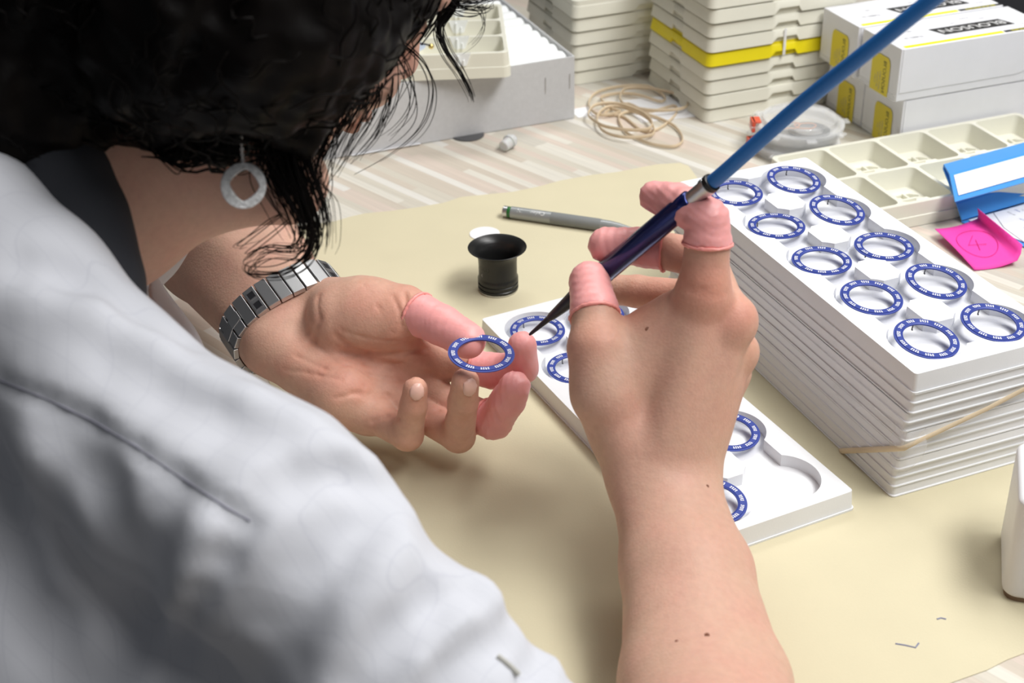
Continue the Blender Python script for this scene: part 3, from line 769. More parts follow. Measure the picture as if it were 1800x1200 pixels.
# spine: a bent flap, section in the plane across fx
near = T(1690, 388, 2)
sec2 = [near, T(1681, 360, 14), T(1668, 325, 26), T(1657, 297, 34), T(1658, 290, 36), T(1668, 307, 36.5), T(1678, 356, 28)]
m = MB(); S0 = [rel(p) for p in sec2]; L = 190
v = [s for s in S0] + [s + fx * L + np.array([0, 0, 2]) for s in S0]
v += [s + np.array([.3, -.3, .9]) for s in S0] + [s + fx * L + np.array([.3, -.3, 2.9]) for s in S0]
n = len(S0); f = []
for i in range(n - 1):
    f.append((i, i + 1, n + i + 1, n + i)); f.append((2 * n + i, 3 * n + i, 3 * n + i + 1, 2 * n + i + 1)); f.append((i, 2 * n + i, 2 * n + i + 1, i + 1))
f += [(0, n, 3 * n, 2 * n), (n - 1, 3 * n - 1, 4 * n - 1, 2 * n - 1)]
m.add(v, f).build('spine', M_folder, folder)
# title strip pocket on the outer flap
a0, a1 = S0[5], S0[6]
q0 = a0 + (a1 - a0) * .10 + fx * 4 + np.array([0, -.6, 1.4]); q1 = a0 + (a1 - a0) * .84 + fx * 4.5 + np.array([0, -.6, 1.6])
MB().add([q0, q1, q1 + fx * (L - 8) + np.array([0, 0, 2]), q0 + fx * (L - 8) + np.array([0, 0, 2])], [(0, 1, 2, 3)]).build('title_strip', M_paper, folder)['label'] = 'white title strip'
# cover lying on the desk
cv0 = rel(near); cdir = np.array([.62, -.785, 0])
cv = [cv0, cv0 + cdir * 150, cv0 + cdir * 150 + fx * L, cv0 + fx * L]
MB().prism([tuple(p[:2]) for p in cv], .2, 1.0).build('cover', M_folder, folder)
pq = near + fx * 5 + np.array([0, 0, 1.2]) - np.array([0, 0, 1.0])
pz = 1.8
pp = [np.array([pq[0], pq[1], 0]) + cdir * 2, np.array([pq[0], pq[1], 0]) + cdir * 145, np.array([pq[0], pq[1], 0]) + cdir * 145 + fx * 170, np.array([pq[0], pq[1], 0]) + cdir * 2 + fx * 170]
b0 = pp[0]
sheet = empty('printed_sheet', (b0[0], b0[1], pz), (0, 0, 0), 'white printed sheets with curved line lying in the blue folder', 'paper')
MB().prism([tuple((p - b0)[:2]) for p in pp], 0, .6).build('page', M_paper, sheet)
sh = MB()
arc = [T(1738, 345, pz + .9), T(1745, 372, pz + .9), T(1765, 400, pz + .9), T(1800, 425, pz + .9)]
sh.tube([p - np.array([b0[0], b0[1], pz]) for p in arc], .22, 4)
sh.build('curved_line', M_inkg, sheet)
for k, (sx_, sy_, mt_) in enumerate(((1762, 343, M_inkg), (1773, 338, mat('blue_ink', (.16, .22, .5), .6)), (1785, 338, M_inkg))):
    for q in range(5 if k == 1 else 3):
        tx = ['note av', 'dessin', 'cote ok', 'piece', 'ref 24'][(q + k) % 5]
        v, f = text_mesh(tx, 4.6); p0 = T(sx_ + q * 8, sy_ + q * 16, pz + .75) - np.array([b0[0], b0[1], pz])
        dirx = np.array([.52, -.85, 0]); diry = np.array([.85, .52, 0])
        MB().add([p0 + dirx * a * .55 + diry * b * .7 for a, b, _ in v], f).build('handwriting', mt_, sheet)
# pink sticky note: flat part with upturned edge
nt_ = [T(1643, 402, 9), T(1715, 392, 6), T(1718, 366, 17), T(1797, 430, 13), T(1788, 459, 6), T(1713, 474, 1.4)]
nb = T(1713, 474, 1.2)
note = empty('sticky_note', nb, (0, 0, 0), 'bright pink sticky note with a circled 4 leaning on the papers', 'note')
A0, A1, A2, A3 = T(1643, 402, 8), T(1713, 474, 1.4), T(1788, 458, 5), T(1718, 384, 8)
gn = 10; v = []; f = []
def notept(a, b):
    p = (A0 * (1 - a) + A1 * a) * (1 - b) + (A3 * (1 - a) + A2 * a) * b
    p = p + np.array([0, 0, -2.2 * math.sin(math.pi * b) + 1.0 * math.sin(math.pi * a)])
    return p - nb
TOPA, TOPB = T(1718, 366, 19) - nb, T(1797, 430, 15) - nb
for i in range(gn + 1):
    for j in range(gn + 1): v.append(notept(i / gn, j / gn))
    e = notept(i / gn, 1); tp = TOPA * (1 - i / gn) + TOPB * (i / gn)
    v.append(e * .5 + tp * .5 + np.array([.8, -.3, -.8])); v.append(tp)
w = gn + 3
for i in range(gn):
    for j in range(w - 1): f.append((i * w + j, (i + 1) * w + j, (i + 1) * w + j + 1, i * w + j + 1))
no = MB().add(v, f).build('paper', M_note, note, smooth=True, angle=180)
sd = no.modifiers.new('thickness', 'SOLIDIFY'); sd.thickness = .0002
def note_line(pts, name):
    q = []
    for a, b in pts: q.append(notept(a, b) + np.array([-.15, -.3, .55]))
    return MB().tube(q, .2, 4).build(name, M_noteink, note)
note_line([(.48 + .30 * math.sin(t), .56 + .40 * math.cos(t)) for t in np.linspace(0, 6.3, 40)], 'drawn_circle')
note_line([(.30, .62), (.48, .36), (.54, .72)], 'drawn_numeral'); note_line([(.40, .60), (.62, .50)], 'drawn_numeral')

# ------------------------------------------------------------------ white device at the right edge
wt = T(1757, 975)
dv = empty('plastic_dispenser', (wt[0] + 0, wt[1], .5), (0, 0, -.28), 'smooth white plastic housing cut off by the right edge, standing on kraft paper', 'device')
MB().prism([(x + 40, y - 10) for x, y in rrect(80, 60, 8, 6)], 2.5, 64, 1.0).build('housing', mat('white_housing', (.80, .80, .81), .35), dv, bevel=3, seg=3)
MB().prism([(x + 40, y - 10) for x, y in rrect(77, 57, 7, 6)], 0, 3).build('foot', mat('brown_foot', (.22, .15, .10), .7), dv)
# ------------------------------------------------------------------ organic surfaces: distance fields and surface nets
BIG = 40.0
class Field:
    def __init__(s, lo, hi, h):
        s.lo = np.array(lo, float); s.h = h; s.n = np.ceil((np.array(hi) - s.lo) / h).astype(int) + 1
        s.D = np.full(tuple(s.n), BIG, np.float32)
        s.ax = [s.lo[i] + h * np.arange(s.n[i]) for i in range(3)]
    def like(s):
        o = Field.__new__(Field); o.lo = s.lo; o.h = s.h; o.n = s.n; o.ax = s.ax; o.D = np.full(tuple(s.n), BIG, np.float32); return o
    def block(s, lo, hi):
        sl = []
        for i in range(3):
            a = max(0, int((lo[i] - s.lo[i]) / s.h)); b = min(s.n[i], int((hi[i] - s.lo[i]) / s.h) + 2)
            if b <= a: return None, None
            sl.append(slice(a, b))
        X = np.meshgrid(s.ax[0][sl[0]], s.ax[1][sl[1]], s.ax[2][sl[2]], indexing='ij')
        return tuple(sl), X
    @staticmethod
    def smin(a, b, k):
        if k <= 0: return np.minimum(a, b)
        h = np.maximum(k - np.abs(a - b), 0) / k
        return np.minimum(a, b) - h * h * k * .25
    def cap(s, a, b, ra, rb, k=4, cut=False):
        a = np.asarray(a, float); b = np.asarray(b, float); m = max(ra, rb) + k + 6
        sl, X = s.block(np.minimum(a, b) - m, np.maximum(a, b) + m)
        if sl is None: return s
        d = b - a; L2 = d @ d + 1e-9
        t = np.clip(((X[0] - a[0]) * d[0] + (X[1] - a[1]) * d[1] + (X[2] - a[2]) * d[2]) / L2, 0, 1)
        q = np.sqrt((X[0] - a[0] - t * d[0]) ** 2 + (X[1] - a[1] - t * d[1]) ** 2 + (X[2] - a[2] - t * d[2]) ** 2) - (ra + (rb - ra) * t)
        s.D[sl] = -s.smin(-s.D[sl], q, k) if cut else s.smin(s.D[sl], q, k)
        return s
    def ell(s, c, R, rad, k=4, cut=False):
        """ellipsoid: columns of R are its axes"""
        c = np.asarray(c, float); R = np.asarray(R, float); rad = np.asarray(rad, float); m = rad.max() + k + 6
        sl, X = s.block(c - m, c + m)
        if sl is None: return s
        e = [(X[0] - c[0]) * R[0, i] + (X[1] - c[1]) * R[1, i] + (X[2] - c[2]) * R[2, i] for i in range(3)]
        k0 = np.sqrt(sum((e[i] / rad[i]) ** 2 for i in range(3))); k1 = np.sqrt(sum((e[i] / rad[i] ** 2) ** 2 for i in range(3))) + 1e-9
        q = np.where(k0 < .05, -rad.min(), k0 * (k0 - 1) / k1)
        s.D[sl] = -s.smin(-s.D[sl], q, k) if cut else s.smin(s.D[sl], q, k)
        return s
    def groove(s, pts, width, depth):
        for a, b in zip(pts[:-1], pts[1:]):
            a = np.asarray(a, float); b = np.asarray(b, float); m = 3 * width + 2
            sl, X = s.block(np.minimum(a, b) - m, np.maximum(a, b) + m)
            if sl is None: continue
            d = b - a; L2 = d @ d + 1e-9
            t = np.clip(((X[0] - a[0]) * d[0] + (X[1] - a[1]) * d[1] + (X[2] - a[2]) * d[2]) / L2, 0, 1)
            q2 = (X[0] - a[0] - t * d[0]) ** 2 + (X[1] - a[1] - t * d[1]) ** 2 + (X[2] - a[2] - t * d[2]) ** 2
            s.D[sl] = s.D[sl] + depth * np.exp(-q2 / (width * width))
        return s
    def plane(s, p, n):
        n = np.asarray(n, float); n = n / np.linalg.norm(n)
        return ((s.ax[0] - p[0]) * n[0])[:, None, None] + ((s.ax[1] - p[1]) * n[1])[None, :, None] + ((s.ax[2] - p[2]) * n[2])[None, None, :]
    def sample(s, p):
        i = np.clip(((np.asarray(p) - s.lo) / s.h), 0, s.n - 1.001); j = i.astype(int); f = i - j; v = 0
        for dx in (0, 1):
            for dy in (0, 1):
                for dz in (0, 1):
                    w = (f[0] if dx else 1 - f[0]) * (f[1] if dy else 1 - f[1]) * (f[2] if dz else 1 - f[2])
                    v += w * s.D[j[0] + dx, j[1] + dy, j[2] + dz]
        return v
    def mesh(s):
        D = s.D; ins = D < 0
        c = np.zeros(tuple(np.array(D.shape) - 1), np.uint8)
        for dx in (0, 1):
            for dy in (0, 1):
                for dz in (0, 1):
                    c += ins[dx:D.shape[0] - 1 + dx, dy:D.shape[1] - 1 + dy, dz:D.shape[2] - 1 + dz]
        act = (c > 0) & (c < 8); I = np.argwhere(act); idx = np.full(act.shape, -1, np.int64); idx[act] = np.arange(len(I))
        acc = np.zeros((len(I), 3)); cnt = np.zeros(len(I))
        corners = [(x, y, z) for x in (0, 1) for y in (0, 1) for z in (0, 1)]
        val = {q: D[I[:, 0] + q[0], I[:, 1] + q[1], I[:, 2] + q[2]].astype(float) for q in corners}
        for q in corners:
            for a in range(3):
                if q[a]: continue
                q2 = list(q); q2[a] = 1; q2 = tuple(q2); v0, v1 = val[q], val[q2]; x = (v0 < 0) != (v1 < 0)
                t = np.where(x, v0 / np.where(x, v0 - v1, 1), 0)
                p = np.tile(np.array(q, float), (len(I), 1)); p[:, a] = t
                acc[x] += p[x]; cnt[x] += 1
        V = s.lo + s.h * (I + acc / cnt[:, None])
        Q = []
        for a in range(3):
            b, c2 = (a + 1) % 3, (a + 2) % 3
            sl0 = [slice(None)] * 3; sl1 = [slice(None)] * 3; sl0[a] = slice(0, -1); sl1[a] = slice(1, None)
            A = ins[tuple(sl0)]; B = ins[tuple(sl1)]; E = np.argwhere(A != B)
            E = E[(E[:, b] > 0) & (E[:, c2] > 0) & (E[:, b] < idx.shape[b]) & (E[:, c2] < idx.shape[c2])]
            if not len(E): continue
            def g(db, dc):
                e = E.copy(); e[:, b] -= db; e[:, c2] -= dc; return idx[e[:, 0], e[:, 1], e[:, 2]]
            q = np.stack([g(0, 0), g(1, 0), g(1, 1), g(0, 1)], 1)
            fl = B[E[:, 0], E[:, 1], E[:, 2]] 
            q[~fl] = q[~fl][:, ::-1]
            Q.append(q)
        Q = np.concatenate(Q); Q = Q[(Q >= 0).all(1)]
        return V, Q[:, ::-1]

def field_object(name, parts, mat_, parent, base, smooth=True):
    """parts: list of (V, Q) in world mm, joined into one mesh"""
    vs = []; qs = []; k = 0
    for V, Q in parts:
        vs.append((V - np.asarray(base)) * .001); qs.append(Q + k); k += len(V)
    V = np.concatenate(vs); Q = np.concatenate(qs)
    me = bpy.data.meshes.new(name)
    me.vertices.add(len(V)); me.vertices.foreach_set('co', V.astype(np.float32).ravel())
    me.loops.add(len(Q) * 4); me.loops.foreach_set('vertex_index', Q.astype(np.int32).ravel())
    me.polygons.add(len(Q)); me.polygons.foreach_set('loop_start', np.arange(0, len(Q) * 4, 4, dtype=np.int32))
    me.polygons.foreach_set('use_smooth', np.ones(len(Q), bool))
    me.update(calc_edges=True); me.validate(); me.materials.append(mat_)
    o = bpy.data.objects.new(name, me); COL.objects.link(o); o.parent = parent
    return o
def chain(F, pts, k=3):
    for (a, ra), (b, rb) in zip(pts[:-1], pts[1:]): F.cap(a, b, ra, rb, k)
    return F
def J(x, y, d, r): return (P(x, y, d), r)
def bounds(pts, m=6):
    A = np.array([p for p, r in pts]); R = np.array([r for p, r in pts])[:, None]
    return (A - R).min(0) - m, (A + R).max(0) + m

# skin ------------------------------------------------------------
def skin_material():
    m = bpy.data.materials.new('skin'); m.use_nodes = True; nt = m.node_tree; b = nt.nodes['Principled BSDF']; N = nt.nodes.new; L = nt.links.new
    tc = N('ShaderNodeTexCoord')
    def noise(sc, det=3):
        n = N('ShaderNodeTexNoise'); n.inputs['Scale'].default_value = sc; n.inputs['Detail'].default_value = det; L(tc.outputs['Object'], n.inputs['Vector']); return n
    n1 = noise(38); r1 = N('ShaderNodeValToRGB'); L(n1.outputs['Fac'], r1.inputs['Fac'])
    r1.color_ramp.elements[0].position = .32; r1.color_ramp.elements[1].position = .70
    r1.color_ramp.elements[0].color = (.65, .425, .32, 1); r1.color_ramp.elements[1].color = (.66, .385, .30, 1)
    n2 = noise(260, 4); r2 = N('ShaderNodeValToRGB'); L(n2.outputs['Fac'], r2.inputs['Fac'])
    r2.color_ramp.elements[0].color = (.86, .82, .80, 1); r2.color_ramp.elements[1].color = (1.06, 1.04, 1.03, 1)
    mx = N('ShaderNodeMix'); mx.data_type = 'RGBA'; mx.blend_type = 'MULTIPLY'; mx.inputs[0].default_value = 1; L(r1.outputs[0], mx.inputs[6]); L(r2.outputs[0], mx.inputs[7])
    at = N('ShaderNodeAttribute'); at.attribute_name = 'redness'
    mr = N('ShaderNodeMix'); mr.data_type = 'RGBA'; mr.blend_type = 'MULTIPLY'; L(at.outputs['Fac'], mr.inputs[0]); L(mx.outputs[2], mr.inputs[6]); mr.inputs[7].default_value = (1.0, .74, .70, 1)
    L(mr.outputs[2], b.inputs['Base Color'])
    b.inputs['Roughness'].default_value = .55; b.inputs['Specular IOR Level'].default_value = .35
    b.inputs['Subsurface Weight'].default_value = .22; b.inputs['Subsurface Radius'].default_value = (1, .35, .2); b.inputs['Subsurface Scale'].default_value = .004
    n3 = noise(900, 3); bp = N('ShaderNodeBump'); bp.inputs['Strength'].default_value = .25; bp.inputs['Distance'].default_value = .0004
    v3 = N('ShaderNodeTexVoronoi'); v3.inputs['Scale'].default_value = 620; L(tc.outputs['Object'], v3.inputs['Vector'])
    ad = N('ShaderNodeMath'); L(n3.outputs['Fac'], ad.inputs[0]); L(v3.outputs['Distance'], ad.inputs[1]); L(ad.outputs[0], bp.inputs['Height']); L(bp.outputs['Normal'], b.inputs['Normal'])
    return m
M_skin = skin_material()
M_nail = mat('fingernail', (.78, .48, .40), .3, spec=.5)
M_rim = mat('pink_latex_rim', (.95, .36, .33), .4, sss=.2)
M_cot = mat('pink_latex', (.93, .42, .41), .42, sss=.25, bump=.12, bscale=500, var=.08, vscale=90)
def cloth_material():
    m = bpy.data.materials.new('white_coat_cloth'); m.use_nodes = True; nt = m.node_tree; b = nt.nodes['Principled BSDF']; N = nt.nodes.new; L = nt.links.new
    tc = N('ShaderNodeTexCoord'); mp = N('ShaderNodeMapping'); mp.inputs['Rotation'].default_value = (.3, .5, .6); L(tc.outputs['Object'], mp.inputs['Vector'])
    sx = N('ShaderNodeSeparateXYZ'); L(mp.outputs[0], sx.inputs[0]); outs = []
    for ax_ in (0, 1):
        mm = N('ShaderNodeMath'); mm.operation = 'MULTIPLY'; mm.inputs[1].default_value = 105; L(sx.outputs[ax_], mm.inputs[0])
        fr = N('ShaderNodeMath'); fr.operation = 'FRACT'; L(mm.outputs[0], fr.inputs[0])
        lt = N('ShaderNodeMath'); lt.operation = 'LESS_THAN'; lt.inputs[1].default_value = .045; L(fr.outputs[0], lt.inputs[0]); outs.append(lt)
    mxm = N('ShaderNodeMath'); mxm.operation = 'MAXIMUM'; L(outs[0].outputs[0], mxm.inputs[0]); L(outs[1].outputs[0], mxm.inputs[1])
    mx = N('ShaderNodeMix'); mx.data_type = 'RGBA'; mx.inputs[6].default_value = (.60, .61, .66, 1); mx.inputs[7].default_value = (.56, .57, .625, 1); L(mxm.outputs[0], mx.inputs[0]); L(mx.outputs[2], b.inputs['Base Color'])
    b.inputs['Roughness'].default_value = .8; b.inputs['Sheen Weight'].default_value = .15
    n = N('ShaderNodeTexNoise'); n.inputs['Scale'].default_value = 1100; L(tc.outputs['Object'], n.inputs['Vector'])
    n2 = N('ShaderNodeTexNoise'); n2.inputs['Scale'].default_value = 22; n2.inputs['Detail'].default_value = 2; L(tc.outputs['Object'], n2.inputs['Vector'])
    b2 = N('ShaderNodeBump'); b2.inputs['Strength'].default_value = .25; b2.inputs['Distance'].default_value = .012; L(n2.outputs['Fac'], b2.inputs['Height'])
    bp = N('ShaderNodeBump'); bp.inputs['Strength'].default_value = .2; bp.inputs['Distance'].default_value = .0004; L(n.outputs['Fac'], bp.inputs['Height']); L(b2.outputs[0], bp.inputs['Normal']); L(bp.outputs[0], b.inputs['Normal'])
    return m
M_cloth = cloth_material()
M_collar = mat('charcoal_cloth', (.028, .030, .038), .85, bump=.2, bscale=900)
M_hair = mat('black_hair', (.0028, .002, .0018), .5, spec=.10)

PBASE = np.array([-300., 560., -740.])
person = empty('person', PBASE, (0, 0, 0), 'person in a white coat bending over the desk, holding a ring and a pen', 'person')
body_parts = []; cots = []; nails = []

def hand(palm_fn, fingers, lo, hi, h, grooves=(), kf=6):
    base = Field(lo, hi, h); palm_fn(base)
    out = base.like(); out.D = base.D.copy(); ff = {}
    for name, pts in fingers.items():
        f = base.like(); chain(f, pts, 2.5); ff[name] = f
        out.D = np.minimum(out.D, Field.smin(base.D, f.D, kf))
    for pts, w, d in grooves: out.groove(pts, w, d)
    return out, ff, base
def make_cot(f, p, n, wr=0.0, seed=0, h=None):
    """latex finger cot: skin of the finger chain, open at the plane p, n, with a rolled rim"""
    pl = f.plane(p, n); c = f.like()
    X = np.meshgrid(*f.ax, indexing='ij', sparse=True)
    rp = wr * (np.sin(1.15 * pl + 2.1 * np.sin(.32 * X[0] + seed)) * np.sin(.42 * X[2] + .5 * X[0] + seed))
    fd = f.D - .65 + rp * .35
    sleeve = np.maximum(fd, -pl)
    rim = np.sqrt((f.D - .6) ** 2 + pl ** 2) - 1.15
    c.D = sleeve.astype(np.float32); g = f.like(); g.D = np.where(f.D < 6, rim, BIG).astype(np.float32)
    return c.mesh(), g.mesh()
def make_nail(f, c, R, rad):
    g = f.like(); g.ell(c, R, rad, 0); g.D = np.maximum(g.D, f.D - .45).astype(np.float32); return g.mesh()
def axes(fw, up):
    fw = np.asarray(fw, float); fw = fw / np.linalg.norm(fw); up = up - fw * (up @ fw); up = up / np.linalg.norm(up); return np.stack([np.cross(fw, up), fw, up], 1)

# ---------------- right hand and forearm (back of the hand towards the camera)
RW = dict(
  thumb=[J(1062, 690, 764, 15.5), J(1048, 612, 764, 14), J(1045, 545, 772, 11.8), J(1036, 495, 783, 10.4)],
  index=[J(1236, 520, 752, 13.4), J(1244, 425, 742, 11.2), J(1243, 386, 739, 10.2), J(1214, 366, 746, 9.6), J(1190, 356, 757, 9.2), J(1152, 346, 769, 7.9)],
  middle=[J(1284, 572, 760, 11.5), J(1240, 455, 774, 10.5), J(1135, 434, 785, 9.8), J(1066, 431, 792, 9.2)],
  ring=[J(1292, 622, 778, 10.5), J(1205, 522, 812, 9.8), J(1120, 512, 828, 9), J(1070, 508, 834, 8.5)],
  pinky=[J(1285, 655, 795, 9.5), J(1225, 590, 835, 8.5), J(1160, 580, 848, 8), J(1115, 575, 852, 7.2)])
def palmR(f):
    f.cap(P(1125, 850, 772), P(1064, 690, 766), 15, 15.5, 8)
    f.cap(P(1064, 690, 766), P(1050, 612, 764), 15.5, 13.5, 8)
    f.cap(P(1150, 840, 770), P(1236, 522, 754), 15.5, 13, 9)
    f.cap(P(1185, 840, 772), P(1282, 570, 762), 15, 12, 9)
    f.cap(P(1205, 840, 776), P(1290, 620, 780), 14, 11, 9)
    f.cap(P(1212, 845, 782), P(1285, 655, 797), 13, 10, 9)
    f.ell(P(1150, 690, 778), axes(P(1236, 522, 754) - P(1150, 840, 770), -FWD), (36, 48, 13), 14)   # body of the palm
    f.cap(P(1070, 680, 768), P(1190, 560, 768), 11, 9, 14)                                            # web of the thumb
    f.cap(P(1120, 640, 770), P(1190, 570, 765), 12, 11, 14)
    f.cap(P(1238, 512, 748), P(1240, 500, 746), 10.5, 9, 8)                                           # first knuckle
    f.cap(P(1298, 556, 758), P(1297, 560, 758), 9, 9, 8)
    f.cap(P(1302, 614, 776), P(1298, 620, 778), 8.5, 8.5, 6)
    for a, b in (((1125, 850, 772, 15), (1163, 1000, 742, 19.5)), ((1212, 850, 776, 15), (1250, 1000, 744, 19.5)), ((1163, 1000, 742, 19.5), (1182, 1200, 694, 24)), ((1250, 1000, 744, 19.5), (1300, 1200, 696, 23)), ((1182, 1200, 694, 24), (1215, 1420, 618, 31)), ((1300, 1200, 696, 23), (1330, 1420, 622, 30)), ((1168, 850, 770, 15), (1207, 1000, 738, 21)), ((1207, 1000, 738, 21), (1240, 1200, 692, 27)), ((1240, 1200, 692, 27), (1270, 1420, 612, 34))):
        f.cap(P(*a[:3]), P(*b[:3]), a[3], b[3], 10)
allp = [q for l in RW.values() for q in l] + [J(1125, 850, 772, 15), J(1270, 1420, 612, 38), J(1330, 1420, 622, 36), J(1215, 1420, 618, 36)]
lo, hi = bounds(allp, 8)
gr = [([P(1212, 468, 733), P(1240, 474, 731), P(1268, 472, 735)], 1.3, .5), ([P(1016, 575, 752), P(1045, 568, 750), P(1078, 572, 754)], 1.3, .5), ([P(1020, 590, 750), P(1048, 584, 748), P(1080, 588, 752)], 1.2, .4), ([P(1195, 500, 741), P(1235, 508, 737), P(1272, 512, 741)], 1.6, .5), ([P(1150, 505, 752), P(1215, 512, 738), P(1262, 520, 738)], 1.2, .35)]
FR, ffR, palmRf = hand(palmR, RW, lo, hi, 1.35, gr)
body_parts.append(FR.mesh())
cots.append((make_cot(ffR['index'], P(1244, 428, 741), P(1244, 380, 737) - P(1238, 500, 749), 1.3, 1), 'pink latex cot on the right index finger'))
cots.append((make_cot(ffR['middle'], P(1168, 440, 781), P(1066, 431, 792) - P(1168, 440, 781), 1.2, 2), 'pink latex cot on the right middle finger'))
cots.append((make_cot(ffR['thumb'], P(1047, 556, 771), P(1036, 495, 783) - P(1048, 590, 766), .9, 3), 'pink latex cot on the right thumb'))

# ---------------- left hand and forearm (palm up)
LW = dict(
  thumb=[J(640, 545, 893, 20), J(712, 541, 883, 13.5), J(778, 572, 868, 11.2), J(822, 598, 857, 10.2)],
  index=[J(752, 630, 902, 10.5), J(868, 652, 884, 10), J(918, 646, 871, 8.8), J(918, 607, 860, 7.8)],
  middle=[J(745, 690, 898, 10.5), J(868, 740, 878, 10.2), J(892, 705, 862, 9.6), J(905, 680, 853, 8.6)],
  ring=[J(715, 712, 893, 10), J(806, 766, 872, 9.8), J(814, 705, 846, 8.6), J(818, 671, 833, 8.0)],
  pinky=[J(640, 722, 890, 9.8), J(716, 764, 868, 9.4), J(727, 712, 852, 7.8), J(730, 684, 845, 7.2)])
LA = [(505, 572, 918), (395, 405, 975), (330, 300, 1020), (280, 240, 1045)]
def palmL(f):
    f.cap(P(535, 535, 925), P(650, 552, 892), 18, 22, 8)      # thenar
    f.cap(P(600, 560, 893), P(690, 560, 884), 21, 17, 8)
    f.cap(P(482, 602, 906), P(600, 690, 890), 19, 19, 10)     # hypothenar
    f.cap(P(600, 690, 890), P(650, 725, 890), 19, 13, 8)
    f.cap(P(520, 570, 915), P(752, 632, 904), 17, 11, 10)
    f.cap(P(510, 580, 914), P(742, 685, 900), 17, 11, 10)
    f.cap(P(500, 590, 912), P(712, 710, 896), 17, 11, 10)
    f.cap(P(490, 600, 910), P(642, 722, 892), 17, 11, 10)
    f.cap(P(690, 600, 893), P(770, 640, 898), 11, 10, 8)
    for a, b in (((535, 535, 925, 19), (432, 372, 985, 27)), ((478, 605, 908, 18), (352, 455, 985, 27)), ((507, 570, 914, 18), (392, 415, 975, 31)), ((432, 372, 985, 27), (340, 230, 1040, 33)), ((352, 455, 985, 27), (260, 300, 1045, 33)), ((392, 415, 975, 31), (300, 265, 1030, 36))):
        f.cap(P(*a[:3]), P(*b[:3]), a[3], b[3], 10)
allp = [q for l in LW.values() for q in l] + [J(340, 230, 1040, 36), J(260, 300, 1045, 36), J(300, 265, 1030, 40), J(482, 602, 906, 20)]
lo, hi = bounds(allp, 8)
def PS(x, y, d=None): return (x, y)
gL = []
FL, ffL, palmLf = hand(palmL, LW, lo, hi, 1.25, ())
def on_surf(F, x, y, d0, d1):
    for d in np.arange(d0, d1, .6):
        if F.sample(P(x, y, d)) < 0: return P(x, y, d)
    return P(x, y, d1)
def crease(F, px, w, dep):
    F.groove([on_surf(F, x, y, 800, 960) for x, y in px], w, dep)
CREASES = (([(592, 590), (610, 605), (650, 620), (700, 622), (748, 612)], 1.5, 1.1), ([(545, 600), (600, 640), (650, 660), (700, 668), (760, 655)], 1.2, .7), ([(590, 700), (630, 690), (680, 695), (730, 700)], 1.2, .6),
                   ([(712, 515), (716, 545), (722, 575)], 1.2, 1.0), ([(655, 742), (680, 730), (702, 735)], 1.2, .9), ([(750, 728), (770, 720), (785, 724)], 1.2, .8), ([(690, 520), (702, 545), (708, 575)], 1.0, .5), ([(560, 520), (562, 560), (552, 600)], 1.6, .5), ([(500, 650), (540, 655), (600, 668)], 1.1, .35), ([(520, 625), (570, 648), (640, 680)], 1.0, .45), ([(600, 580), (640, 592), (700, 600)], 1.0, .4), ([(560, 660), (620, 690), (650, 700)], 1.0, .4), ([(640, 640), (690, 640), (745, 628)], 1.0, .5), ([(640, 500), (665, 540), (690, 585)], 1.0, .3), ([(700, 640), (720, 665), (745, 690)], 1.0, .4))
for px, w, dep in CREASES:
    crease(FL, px, w * 1.15, dep * 1.7)
body_parts.append(FL.mesh())
cots.append((make_cot(ffL['thumb'], P(738, 556, 880), P(822, 598, 857) - P(712, 541, 884), .5, 4), 'pink latex cot on the left thumb'))
cots.append((make_cot(ffL['index'], P(838, 648, 889), P(868, 652, 884) - P(770, 634, 902), .6, 5), 'pink latex cot on the left index finger'))
cots.append((make_cot(ffL['middle'], P(848, 732, 882), P(868, 740, 878) - P(790, 708, 892), 1.3, 6), 'pink latex cot on the left middle finger'))
for nm, (c, tipb, r) in dict(ring=(P(828, 682, 826), P(818, 660, 833) - P(815, 705, 846), 5.4), pinky=(P(734, 688, 838), P(730, 675, 845) - P(727, 712, 852), 4.8)).items():
    nails.append(make_nail(ffL[nm], c, axes(tipb, -FWD + RGT * .5), (r, r * 1.35, 4.5)))
# ---------------- head, neck, torso (skin)
HR = np.array([[.361, .772, .523], [-.895, .444, -.038], [-.262, -.454, .851]]); HT = np.array([-124.8, 698.3, 331.5])
def Hd(x, y, z): return HR @ np.array([x, y, z], float) + HT
C7 = Hd(0, -95, -105); SR = P(255, 835, 560); EL = P(1185, 1560, 572); SL = 2 * C7 - SR + np.array([40, -60, 0.])
NB = P(135, 310, 695)
HF = Field(np.minimum(Hd(0, 0, 0) - 190, NB - 90), np.maximum(Hd(0, 0, 0) + 160, NB + 90), 2.2)
HF.ell(Hd(0, -12, 28), HR, (75, 95, 86), 6)
HF.ell(Hd(0, 28, -38), HR, (62, 70, 76), 14)
HF.cap(Hd(52, 14, -66), Hd(12, 76, -92), 16, 12, 12); HF.cap(Hd(-52, 14, -66), Hd(-12, 76, -92), 16, 12, 12)
HF.cap(Hd(-7, 80, -92), Hd(7, 80, -92), 12, 12, 10)
HF.cap(Hd(-36, 82, 24), Hd(36, 82, 24), 12, 12, 12)
for s in (-1, 1):
    HF.ell(Hd(s * 33, 92, 2), HR, (17, 12, 11), 8, cut=True)
    HF.ell(Hd(s * 32, 80, 1), HR, (13, 13, 12), 3)
    HF.cap(Hd(s * 50, 62, -22), Hd(s * 44, 70, -26), 19, 17, 12)
    HF.ell(Hd(s * 78, -6, -6), HR, (7, 17, 30), 5); HF.ell(Hd(s * 84, -4, -2), HR, (4, 10, 19), 4, cut=True)
HF.cap(Hd(0, 92, 12), Hd(0, 112, -34), 7, 10, 9); HF.cap(Hd(-10, 102, -38), Hd(10, 102, -38), 7.5, 7.5, 6)
